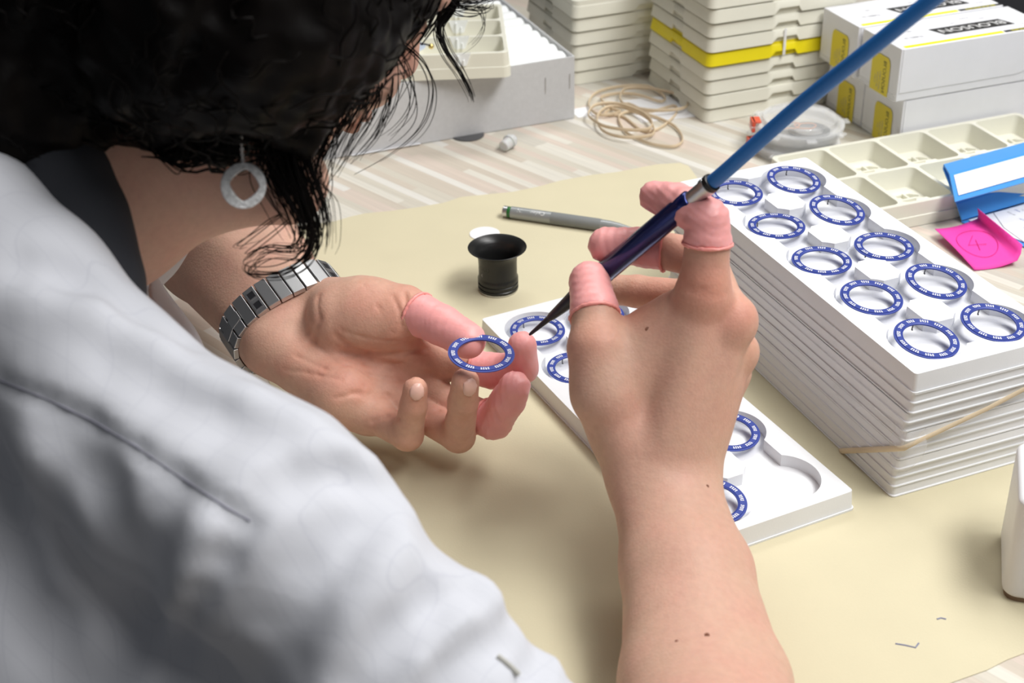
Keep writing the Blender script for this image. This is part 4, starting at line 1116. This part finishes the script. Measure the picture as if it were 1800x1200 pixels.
HF.ell(Hd(0, 97, -62), HR, (23, 9, 6), 5); HF.ell(Hd(0, 96, -72), HR, (20, 9, 6.5), 4)
HF.cap(Hd(0, -18, -55), NB, 54, 56, 18)
HF.cap(P(310, 285, 692), P(500, 318, 694), 32, 21, 20); HF.cap(NB, P(310, 285, 692), 50, 32, 20)
HF.cap(NB, C7, 57, 60, 14)
body_parts.append(HF.mesh())
# torso and upper arms under the coat
pel = C7 - UDIR * 200 + VDIR * -20 + np.array([0, 0, -470.])
lo = np.minimum.reduce([SR, SL, EL, pel, C7]) - 150; hi = np.maximum.reduce([SR, SL, EL, C7]) + 120
TF = Field(lo, hi, 6.0)
TU = (C7 - pel) / np.linalg.norm(C7 - pel); TR = SR - SL; TR = TR - TU * (TR @ TU); TR /= np.linalg.norm(TR); TFW = np.cross(TU, TR); TM = np.stack([TR, TFW, TU], 1)
mid = (C7 + pel) / 2
def torso(F, g):
    F.ell(mid + TFW * 25, TM, (150 + g, 100 + g, 280 + g), 20)
    F.cap(C7, SR, 48 + g, 44 + g, 40); F.cap(C7, SL, 48 + g, 44 + g, 40)
    F.cap(SR, EL, 46 + g, 36 + g, 30); F.cap(SL, P(300, 265, 1040), 40 + g, 34 + g, 30)
    F.cap(SR + TFW * -10, mid - TU * 60 + TR * 70, 60 + g, 60 + g, 60)
torso(TF, -14)
# ---------------- white coat
SF = Field(lo - 20, np.maximum(hi, P(345, 405, 900)) + 20, 3.0)
SF.ell(mid + TFW * 10 - TU * 50, TM, (150, 108, 240), 10)
SF.cap(C7 - TFW * 26 - np.array([0, 0, 14]), SL, 40, 50, 10)
SLV = [J(-140, 345, 632, 34), J(-59, 405, 622, 35), J(46, 518, 612, 36), J(180, 696, 600, 40), J(352, 858, 586, 47), J(457, 918, 578, 48), J(534, 972, 574, 42.5), J(596, 1076, 571, 42), J(660, 1156, 570, 43), J(714, 1170, 572, 41), J(768, 1241, 573, 39), J(824, 1288, 576, 39), J(960, 1400, 574, 40), J(1130, 1540, 574, 40)]
chain(SF, SLV, 9)
for q in ((20, 890, 672, 62), (180, 1030, 664, 62), (310, 1180, 654, 60), (440, 1285, 640, 56), (90, 1170, 675, 80), (-90, 720, 676, 60)):
    SF.cap(P(*q[:3]), P(q[0] + 30, q[1] + 30, q[2]), q[3], q[3], 34)
SF.cap(P(250, 1080, 690), mid - TU * 100 + TR * 60, 66, 66, 30)
SF.cap(P(640, 905, 560), P(686, 910, 570), 8, 6, 10); SF.cap(P(760, 1062, 556), P(834, 1046, 568), 9, 6.2, 10); SF.cap(P(925, 1205, 566), P(961, 1173, 572), 8, 5.8, 8); SF.cap(P(800, 1110, 552), P(890, 1120, 566), 8, 6, 10)
def sfold(px, w, dep):
    SF.groove([on_surf(SF, x, y, 400, 800) for x, y in px], w, dep)
# pressed-in valleys and raised ridges
for px, w, dep in (([(645, 885), (610, 930), (575, 985), (530, 1060), (490, 1130), (450, 1210)], 13, 7), ([(430, 918), (392, 985), (345, 1050), (310, 1130), (285, 1210)], 6, 3.5),
                   ([(590, 900), (560, 960), (510, 1040), (470, 1110)], 9, -4), ([(700, 960), (650, 1000), (600, 1060), (560, 1120)], 10, -4),
                   ([(830, 1040), (770, 1065), (700, 1120), (630, 1205)], 9, 5), ([(900, 1105), (840, 1130), (790, 1180), (770, 1215)], 9, 5), ([(860, 1060), (800, 1100), (740, 1160)], 8, -4),
                   ([(960, 1150), (935, 1180), (925, 1210)], 5, 4),
                   ([(40, 470), (130, 490), (230, 540), (320, 590)], 9, 3.5), ([(60, 520), (170, 550), (280, 610)], 10, -3), ([(200, 640), (300, 690), (400, 740), (500, 770)], 12, 3), ([(330, 660), (430, 700), (540, 745)], 9, -2.5), ([(480, 860), (540, 840), (610, 830), (680, 850)], 9, 4), ([(540, 800), (600, 800), (650, 820)], 8, -2.5),
                   ([(120, 760), (170, 850), (200, 960), (210, 1080)], 12, 4), ([(60, 800), (100, 900), (110, 1020)], 12, -4), ([(300, 900), (270, 1000), (250, 1100), (180, 1200)], 11, 5), ([(345, 930), (320, 1010), (300, 1090)], 9, -4), ([(20, 1000), (80, 1100), (120, 1200)], 12, 5)):
    sfold(px, w, dep * 1.35)
# seam across the back yoke
# the skin under the coat stays inside it
_ix = [np.clip(((TF.ax[i] - SF.lo[i]) / SF.h).round().astype(int), 0, SF.n[i] - 1) for i in range(3)]
TF.D = np.maximum(TF.D, SF.D[np.ix_(*_ix)] + 9).astype(np.float32)
body_parts.append(TF.mesh())
body = field_object('body', body_parts, M_skin, person, PBASE)
# natural flush of knuckles, finger joints and palm creases
red = [(P(1240, 505, 742), 15, .9), (P(1300, 556, 752), 10, .8), (P(1305, 612, 770), 9, .7), (P(1046, 590, 752), 14, .5), (P(1215, 500, 745), 12, .5), (P(1110, 540, 765), 12, .6), (P(1180, 540, 800), 40, .55)]
for l in LW.values():
    for c, r in l[1:]: red.append((c, r * 1.5, .45))
    red.append((l[-1][0], l[-1][1] * 1.4, .5))
for px, w, dep in CREASES:
    for x, y in px: red.append((on_surf(FL, x, y, 800, 960), 7, .35))
red += [(P(700, 600, 885), 26, .5), (P(600, 660, 888), 22, .35), (P(640, 540, 870), 16, .25)]
bv_ = np.empty(len(body.data.vertices) * 3, np.float32); body.data.vertices.foreach_get('co', bv_); bv_ = bv_.reshape(-1, 3) * 1000 + PBASE
rd = np.zeros(len(bv_), np.float32)
for c, r, a in red:
    d2 = ((bv_ - c) ** 2).sum(1); rd = np.maximum(rd, a * np.exp(-d2 / (r * r))) * .6 + .4 * np.minimum(1, rd + a * np.exp(-d2 / (r * r)))
at_ = body.data.attributes.new('redness', 'FLOAT', 'POINT'); at_.data.foreach_set('value', np.clip(rd, 0, 1).astype(np.float32))
for ((VQ, VR), lab) in cots:
    o = field_object('finger_cot', [VQ], M_cot, person, PBASE); o['label'] = lab
    field_object('rolled_rim', [VR], M_rim, o, PBASE)
for VQ in nails:
    o = field_object('fingernail', [VQ], M_nail, body, PBASE)
# freckles on the back of the right hand and forearm
M_mole = mat('mole', (.24, .10, .06), .6)
for x, y, r in ((1139, 579, 1.5), (1243, 855, 1.1), (1243, 1117, 1.3), (1190, 1128, 1.0)):
    c = on_surf(FR, x, y, 640, 800)
    MB().lathe([(r, -.6), (r * .9, .1), (r * .5, .25), (0, .3)], 12, ax=(Matrix.Translation(Vector(c - PBASE)) @ Vector(-FWD).to_track_quat('Z', 'Y').to_matrix().to_4x4())).build('mole', M_mole, body, smooth=True)

SF.groove([on_surf(SF, x, y, 400, 800) for x, y in ((0, 674), (80, 706), (160, 744), (240, 791), (320, 846), (400, 899), (440, 921))], 4.5, 2.2)
coat_V, coat_Q = SF.mesh()
coat = field_object('coat', [(coat_V, coat_Q)], M_cloth, person, PBASE)
def coat_surf(x, y): return on_surf(SF, x, y, 400, 800)
def seam_line(name, px, r, mt, par=None, off=.6):
    pts = []
    for (x0, y0), (x1, y1) in zip(px[:-1], px[1:]):
        n = max(3, int(math.hypot(x1 - x0, y1 - y0) / 14))
        for t in np.linspace(0, 1, n, endpoint=False): pts.append(coat_surf(x0 + (x1 - x0) * t, y0 + (y1 - y0) * t) - FWD * off)
    pts.append(coat_surf(*px[-1]) - FWD * off)
    pts = [p - PBASE for p in pts]
    return MB().tube(pts, r, 6).build(name, mt, par or coat, smooth=True, angle=80)
M_seam = mat('grey_seam_thread', (.30, .30, .36), .8)
seam_line('yoke_seam', [(0, 668), (80, 700), (160, 738), (240, 785), (320, 840), (400, 893), (440, 915)], .55, M_seam, off=.2)['label'] = 'dark stitched yoke seam'
bq = coat_surf(893, 1166); MB().tube([bq - PBASE - FWD * .5 + RGT * -4 + UPV * 3, bq - PBASE - FWD * 1.2, bq - PBASE - FWD * .5 + RGT * 4 + UPV * -4], 1.2, 6).build('buttonhole', mat('buttonhole_thread', (.45, .44, .40), .7), coat, smooth=True)
# open left front of the coat, hanging behind the neck line, and rolled left cuff
def cloth_strip(name, left, right, mt, th=1.2, nn=14):
    v = []; f = []
    def cr(pts, t):
        n = len(pts) - 1; i = min(int(t * n), n - 1); u = t * n - i
        p = [np.array(pts[max(0, min(n, i + o))], float) for o in (-1, 0, 1, 2)]
        return .5 * ((2 * p[1]) + (-p[0] + p[2]) * u + (2 * p[0] - 5 * p[1] + 4 * p[2] - p[3]) * u * u + (-p[0] + 3 * p[1] - 3 * p[2] + p[3]) * u ** 3)
    mm = 6
    for i in range(nn + 1):
        a, b = cr(left, i / nn), cr(right, i / nn)
        for j in range(mm + 1):
            t = j / mm; q = a * (1 - t) + b * t; q = np.array([q[0], q[1], q[2] - 10 * math.sin(math.pi * t)])
            v.append(P(*q) - PBASE)
    for i in range(nn):
        for j in range(mm): f.append((i * (mm + 1) + j, (i + 1) * (mm + 1) + j, (i + 1) * (mm + 1) + j + 1, i * (mm + 1) + j + 1))
    o = MB().add(v, f).build(name, mt, person, smooth=True, angle=180)
    s = o.modifiers.new('thickness', 'SOLIDIFY'); s.thickness = th * .001
    return o
cloth_strip('lapel', [(346, 396, 800), (318, 418, 800), (285, 455, 790), (255, 490, 770), (225, 520, 730)], [(352, 396, 820), (336, 435, 820), (312, 475, 815), (288, 500, 800), (270, 520, 780)], M_cloth)
cloth_strip('coat_front', [(262, 474, 740), (268, 530, 720), (320, 600, 700), (420, 700, 690)], [(270, 476, 760), (300, 520, 770), (345, 580, 775), (365, 625, 770)], M_cloth)
# charcoal shirt collar round the neck
CF = Field(P(100, 380, 650) - 130, P(100, 380, 650) + 130, 2.0)
chain(CF, [J(20, 140, 655, 26), J(72, 262, 650, 26), J(100, 320, 648, 26), J(120, 388, 646, 26), J(132, 440, 644, 26), J(146, 500, 640, 26), J(150, 540, 640, 26)], 4)
cn = P(190, 400, 640) - P(60, 400, 640)
field_object('collar', [CF.mesh()], M_collar, person, PBASE)['label'] = 'charcoal grey shirt collar'

# ---------------- hair
hair = empty('hair', (0, 0, 0), (0, 0, 0), parent=person)
hair['label'] = 'black curly hair falling over the face'
rh = random.Random(21); nr = np.random.RandomState(3)
GF = Field(Hd(0, 0, 0) - np.array([230, 260, 190]), Hd(0, 0, 0) + np.array([190, 190, 160]), 3.2)
GF.ell(Hd(0, -22, 40), HR, (88, 100, 90), 6)
for x, y, d, r in ((470, 80, 615, 34), (545, 70, 622, 32), (380, 60, 605, 40), (300, 80, 605, 38), (590, 30, 640, 34), (430, 0, 610, 60), (545, 150, 640, 14), (510, 190, 640, 13), (520, 240, 646, 10), (100, 20, 660, 58), (220, 60, 650, 50), (40, 120, 650, 45), (110, 120, 640, 34), (330, 40, 640, 50), (290, 150, 640, 26), (330, 200, 642, 17), (365, 225, 640, 14), (270, 195, 645, 16), (450, 60, 640, 40), (400, 130, 640, 20), (520, 40, 655, 38), (500, 140, 655, 20), (505, 200, 655, 12), (600, 20, 680, 26), (0, 0, 650, 70), (200, -80, 640, 70), (420, -80, 650, 60), (620, -60, 690, 44), (700, -60, 720, 30), (0, 190, 640, 36), (60, 195, 640, 28), (120, 185, 640, 22), (-60, 160, 640, 50)):
    GF.cap(P(x, y, d), P(x + 10, y + 6, d), r, r * .9, 10)
# lumpy curls
X = np.meshgrid(*GF.ax, indexing='ij', sparse=True)
GF.D += (3.2 * np.sin(X[0] * .13 + 1.3 * np.sin(X[2] * .09)) * np.sin(X[1] * .12 + np.sin(X[0] * .07)) * np.sin(X[2] * .14) + 1.2 * np.sin(X[0] * .33 + X[2] * .2) * np.sin(X[1] * .31 - X[2] * .27)).astype(np.float32)
field_object('hair_mass', [GF.mesh()], M_hair, hair, PBASE).location = (0, 0, 0)
def lock(px, n, spread, r, curl=2.0, taper=.25, seed=0, seg=9):
    """bundle of curly strands along a guide line; one mesh"""
    rg = random.Random(seed); g = [P(*q) for q in px]; m = MB()
    def cr(t):
        k = len(g) - 1; i = min(int(t * k), k - 1); u = t * k - i; p = [g[max(0, min(k, i + o))] for o in (-1, 0, 1, 2)]
        return .5 * ((2 * p[1]) + (-p[0] + p[2]) * u + (2 * p[0] - 5 * p[1] + 4 * p[2] - p[3]) * u * u + (-p[0] + 3 * p[1] - 3 * p[2] + p[3]) * u ** 3)
    N = (len(px) - 1) * seg
    for _ in range(n):
        a = np.array([rg.gauss(0, 1) for _ in range(3)]) * spread; ph = rg.uniform(0, 6.28); fr = rg.uniform(1.5, 4.2); am = rg.uniform(.3, 1) * curl * .8; e = rg.uniform(.75, 1.0)
        pts = []
        for i in range(N + 1):
            t = i / N * e; w = .5 + .5 * math.sin(math.pi * min(1, t * 1.1))
            off = a * (.35 + .65 * w) + am * np.array([math.sin(fr * t * 3 + ph), math.cos(fr * t * 3 + ph), math.sin(fr * t * 2.3 + 2 * ph)])
            pts.append(cr(t) + off - PBASE)
        rad = [r * (1 - (1 - taper) * (i / N) ** 2) for i in range(N + 1)]
        m.tube(pts, rad, 5)
    return m
LK = [
 ([(470, 120, 650), (490, 200, 646), (500, 270, 648), (525, 330, 655), (545, 390, 665), (545, 430, 675)], 90, 5.0, .5, 2.2),
 ([(500, 140, 655), (505, 230, 648), (490, 300, 650), (510, 350, 655), (540, 400, 668), (525, 440, 675), (470, 440, 680), (440, 462, 680), (455, 470, 678)], 22, 2.6, .35, 2.5),
 ([(520, 300, 655), (550, 370, 660), (545, 440, 670), (500, 475, 675), (445, 478, 678), (436, 462, 678), (470, 448, 676)], 12, 1.6, .35, 1.2),
 ([(560, 120, 670), (575, 200, 672), (560, 280, 672), (555, 330, 672), (570, 380, 675)], 22, 4, .34, 2.4),
 ([(620, 60, 685), (640, 140, 690), (600, 220, 688), (560, 290, 680), (545, 360, 680)], 22, 5, .32, 3),
 ([(600, 30, 690), (650, 90, 705), (665, 170, 705), (620, 250, 700), (590, 310, 695)], 20, 4, .32, 2.5),
 ([(650, 10, 700), (680, 60, 712), (690, 120, 712), (680, 180, 708), (650, 240, 705), (600, 290, 700)], 16, 3, .32, 2),
 ([(640, 30, 705), (700, 70, 715), (745, 110, 720), (762, 160, 720), (745, 220, 718), (690, 270, 712), (610, 315, 705)], 4, 1.2, .34, 1.0),
 ([(690, 90, 712), (720, 150, 715), (722, 200, 715), (690, 240, 712), (640, 270, 705)], 5, 2.0, .28, 1.5),
 ([(820, -30, 730), (790, 20, 730), (772, 50, 730), (785, 90, 728), (808, 125, 726), (826, 160, 725), (832, 178, 725)], 26, 1.3, .30, .8),
 ([(760, -40, 725), (800, 0, 728), (850, 4, 730), (872, -6, 732)], 30, 3.2, .32, 2),
 ([(740, 10, 725), (790, 14, 728), (840, 12, 730), (855, 40, 730), (840, 70, 729), (808, 95, 728)], 5, 1.2, .22, 1.0),
 ([(240, 160, 640), (250, 220, 635), (290, 262, 632), (320, 280, 632), (335, 258, 634), (318, 240, 636)], 40, 4, .4, 2.6),
 ([(300, 170, 638), (330, 230, 630), (380, 268, 630), (430, 262, 634), (445, 250, 638)], 34, 3.5, .38, 2.4),
 ([(340, 120, 636), (370, 190, 628), (410, 230, 630), (405, 205, 634), (385, 215, 636)], 34, 4, .38, 2.4),
 ([(440, 60, 636), (470, 120, 636), (460, 190, 640), (480, 250, 645), (470, 300, 650), (500, 360, 658), (530, 420, 668)], 26, 4.5, .36, 2.8),
 ([(530, 80, 660), (545, 150, 662), (520, 230, 660), (535, 300, 662), (575, 350, 668), (580, 420, 672), (570, 450, 674)], 10, 2.6, .3, 1.6),
 ([(500, 380, 664), (470, 400, 668), (430, 430, 672), (425, 440, 674), (470, 425, 672)], 5, 1.4, .28, 1.0),
]
for cx_, cy_, d_, rr_, n_ in ((300, 250, 628, 26, 14), (262, 225, 628, 20, 12), (345, 262, 628, 22, 12), (395, 240, 630, 24, 12), (420, 200, 630, 26, 12), (225, 180, 630, 26, 12), (370, 180, 626, 24, 12)):
    LK.append(([(cx_ + rr_ * math.cos(q) * (1 - q * .05), cy_ + rr_ * math.sin(q) * (1 - q * .05) + q * 2, d_ + q * 1.5) for q in np.linspace(-1.8, 4.6, 9)], n_, 1.5, .38, .9))
for i, (px, n, sp, r, cu) in enumerate(LK):
    o = lock(px, n, sp, r, cu, seed=i).build('curl', M_hair, hair, smooth=True, angle=180)
    o['kind'] = 'stuff'
# fine strands over the mass
hv, hq = GF.mesh()
sel = nr.choice(len(hv), 700, replace=False); m = MB()
for i in sel:
    p = hv[i]; c = p - Hd(0, -20, 20); c /= np.linalg.norm(c); t = np.cross(c, HR[:, 0] + .3 * nr.randn(3)); t /= np.linalg.norm(t); s = np.cross(t, c)
    L_ = nr.uniform(18, 40); ph = nr.uniform(0, 6); am = nr.uniform(1.5, 5); fr = nr.uniform(1, 2.5); pts = []
    for k in range(9):
        u = k / 8; pts.append(p + c * (1.2 + 1.8 * math.sin(math.pi * u)) - t * L_ * (u - .5) + s * am * math.sin(fr * 6 * u + ph) - PBASE)
    m.tube(pts, [.3 + .35 * math.sin(math.pi * k / 8) for k in range(9)], 4)
o = m.build('strands', M_hair, hair, smooth=True, angle=180); o['kind'] = 'stuff'
# ------------------------------------------------------------------ things worn and held
# earring
M_silver = mat('brushed_silver', (.78, .78, .78), .45, metal=.5, bump=.3, bscale=700, var=.4, vscale=500)
eb = P(428, 326, 652)
ear = empty('earring', P(414, 120, 622), (0, 0, 0), 'round brushed silver drop earring hanging from a fine chain', 'earring')
def erel(p): return p - P(414, 120, 622)
eo = []; ei = []
for k in range(48):
    a = 2 * math.pi * k / 48
    eo.append((40.5 * math.cos(a), 41 * math.sin(a)))
    # tilted rounded square opening
    q = a - .12; s = 1 / (abs(math.cos(q)) ** 1.35 + abs(math.sin(q)) ** 1.35) ** (1 / 1.35)
    ei.append((28 * s * math.cos(a) * .93 + 2, 30 * s * math.sin(a) * .93 - 1))
v = []; f = []
for d in (628.5, 631.5):
    for ring in (eo, ei):
        for x, y in ring: v.append(erel(P(428 + x, 326 + y, d + .06 * x)))
n = 48
for i in range(n):
    j = (i + 1) % n
    f += [(i, j, n + j, n + i), (2 * n + i, 3 * n + i, 3 * n + j, 2 * n + j), (i, 2 * n + i, 2 * n + j, j), (n + i, n + j, 3 * n + j, 3 * n + i)]
MB().add(v, f).build('hoop', M_silver, ear, bevel=.5)
ch = MB(); ca_, cb_ = P(414, 120, 622), P(427, 287, 629)
for k in range(34):
    t = k / 33; c = erel(ca_ * (1 - t) + cb_ * t); rot = (k % 2) * math.pi / 2
    ch.tube([c + np.array([.55 * math.cos(q) * math.cos(rot), .55 * math.cos(q) * math.sin(rot), .95 * math.sin(q)]) for q in np.linspace(0, 6.28, 8, endpoint=False)], .22, 4, closed=True)
o = ch.build('chain', M_silver, ear); o['kind'] = 'stuff'

# bracelet watch round the left wrist
wc = P(498, 566, 922)
wa = P(392, 415, 985) - P(505, 572, 920); wa /= np.linalg.norm(wa)
ww = P(548, 520, 930) - P(470, 612, 905); ww -= wa * (ww @ wa); ww /= np.linalg.norm(ww); wt_ = np.cross(wa, ww)
if wt_ @ FWD > 0: wt_ = -wt_
watch = empty('wristwatch', wc, (0, 0, 0), 'steel link wristwatch bracelet on the left wrist', 'watch')
def wsurf(th):
    d = ww * math.cos(th) + wt_ * math.sin(th); r = 10.0
    while FL.sample(wc + d * r) < 0 and r < 60: r += .4
    return r
NS = 120
prof = np.array([wsurf(2 * math.pi * i / NS) for i in range(NS)])
# smooth outer loop
for _ in range(6): prof = (np.roll(prof, 1) + prof * 2 + np.roll(prof, -1)) / 4
loop = np.array([ (ww * math.cos(2 * math.pi * i / NS) + wt_ * math.sin(2 * math.pi * i / NS)) * (prof[i] + 2.4) for i in range(NS)])
seg = np.linalg.norm(np.roll(loop, -1, 0) - loop, axis=1); cum = np.concatenate([[0], np.cumsum(seg)]); tot = cum[-1]
NL = int(round(tot / 8.6))
def at_len(s):
    s = s % tot; i = min(np.searchsorted(cum, s, 'right') - 1, NS - 1); t = (s - cum[i]) / seg[i]; return loop[i] * (1 - t) + loop[(i + 1) % NS] * t
pitchl = tot / NL; protos = {}
def obox(c, ex, ey, ez, d, mb):
    k = [(sx, sy, sz) for sz in (-1, 1) for sx, sy in ((-1, -1), (1, -1), (1, 1), (-1, 1))]
    mb.add([c + ex * d[0] / 2 * a + ey * d[1] / 2 * b + ez * d[2] / 2 * e for a, b, e in k], [(3, 2, 1, 0), (4, 5, 6, 7), (0, 1, 5, 4), (1, 2, 6, 5), (2, 3, 7, 6), (3, 0, 4, 7)])
for i in range(NL):
    s = (i + .5) * pitchl; c = at_len(s); tx = at_len(s + 2) - at_len(s - 2); tx /= np.linalg.norm(tx); ez = np.cross(tx, wa); ez /= np.linalg.norm(ez)
    if ez @ c < 0: ez = -ez
    th = math.atan2(c @ wt_, c @ ww)
    m = MB(); obox(c, tx, wa, ez, (pitchl - .7, 24, 3.4), m)
    l = m.build('link', M_steel, watch, bevel=.5)
    kind = None
    if .35 < th < .62 or 1.75 < th < 2.0: kind = 'window'
    if -.1 < th < .3: kind = 'orange'
    if kind:
        for sgn in (-1, 1):
            m = MB(); cc_ = c + wa * sgn * 5 + ez * 1.5
            if kind == 'window':
                obox(cc_, tx, wa, ez, (4.6, 6.2, .5), m); w2 = m.build('recess', M_darksteel, l, bevel=.2)
                m2 = MB()
                for a, b, dd in ((0, 1, (5.4, .9, 1.0)), (0, -1, (5.4, .9, 1.0)), (1, 0, (.8, 7.2, 1.0)), (-1, 0, (.8, 7.2, 1.0))): obox(cc_ + tx * a * 2.6 + wa * b * 3.3, tx, wa, ez, dd, m2)
                m2.build('frame', M_steel, l)
            else:
                obox(cc_, tx, wa, ez, (4.2, 5.0, .5), m); m.build('inlay', M_orange if sgn < 0 else M_darksteel, l)
    if 2.35 < th < 2.75:
        m = MB(); obox(c + ez * 1.6, tx, wa, ez, (9, 8, .9), m); m.build('clasp_plate', M_steel, l, bevel=.3)
    for sgn in (-1, 1):
        pass

# held ring
hc = P(846, 622, 836)
view = hc - CAM; view /= np.linalg.norm(view)
upi = UPV - view * (UPV @ view); upi /= np.linalg.norm(upi); ri = np.cross(view, upi)
nn = -.56 * view + .828 * (upi * math.cos(.06) + ri * math.sin(.06)); nn /= np.linalg.norm(nn)
q = Vector(nn).to_track_quat('Z', 'Y').to_matrix() @ Matrix.Rotation(2.2, 3, 'Z')
new_ring(hc, q.to_euler(), 'blue ring held up between the fingertips of the left hand', 'blue dial rings in the lone tray')
scene.objects  # keep

# suction pen with hose
PT, PM, PT2 = P(931, 588, 838), P(1070, 474, 787), P(1216, 350, 738)
axd = PT2 - PT; axl = np.linalg.norm(axd); axd /= axl
spen = empty('suction_pen', PT, (0, 0, 0), 'dark blue metal suction pen with blue hose held in the right hand', 'pen')
am = Vector(axd).to_track_quat('Z', 'Y').to_matrix().to_4x4()
M_navy = mat('navy_anodised', (.010, .020, .13), .24, metal=.65, coat=.3)
M_navyd = mat('navy_black_plastic', (.010, .011, .022), .35)
M_hose = mat('blue_hose', (.022, .17, .52), .42)
lathe_part('needle', [(0, 0), (.7, .1), (1.0, 2), (1.6, 16), (2.0, 22)], M_navyd, spen, am)
lathe_part('nose_cone', [(1.9, 20), (2.4, 22), (3.6, 36), (5.0, 50), (5.6, 57), (5.6, 58)], M_navyd, spen, am)
k = axl
lathe_part('grip_collar', [(5.6, 58), (6.0, 58.5), (6.2, 70), (5.9, 74)], M_navy, spen, am)
lathe_part('barrel', [(5.75, 74), (6.05, 74.6), (6.0, k - 8), (5.6, k - 1), (4.6, k)], M_navy, spen, am, ang=60)
lathe_part('fitting', [(4.0, k - 1), (4.3, k - .5), (4.3, k + 10), (4.9, k + 10.3), (4.9, k + 13), (4.4, k + 13.6)], M_steel, spen, am, label='chrome hose fitting', ang=30)
lathe_part('seal_ring', [(3.6, k + 13), (4.9, k + 13.4), (5.1, k + 14.6), (4.8, k + 16), (3.6, k + 16.4)], M_black, spen, am, label='black rubber ring')
h0 = PT + axd * (k + 14)
g = [h0, h0 + axd * 14, P(1400, 190, 688), P(1520, 94, 657), P(1640, -2, 632), P(1760, -96, 610), P(1900, -220, 590), P(2050, -400, 580)]
pts = []
for i in range(len(g) - 1):
    p0, p1, p2, p3 = g[max(0, i - 1)], g[i], g[i + 1], g[min(len(g) - 1, i + 2)]
    for t in np.linspace(0, 1, 8, endpoint=False): pts.append(.5 * ((2 * p1) + (-p0 + p2) * t + (2 * p0 - 5 * p1 + 4 * p2 - p3) * t * t + (-p0 + 3 * p1 - 3 * p2 + p3) * t ** 3))
MB().tube([p - PT for p in pts], 3.75, 20).build('hose', M_hose, spen, smooth=True, angle=80)['label'] = 'glossy blue air hose'
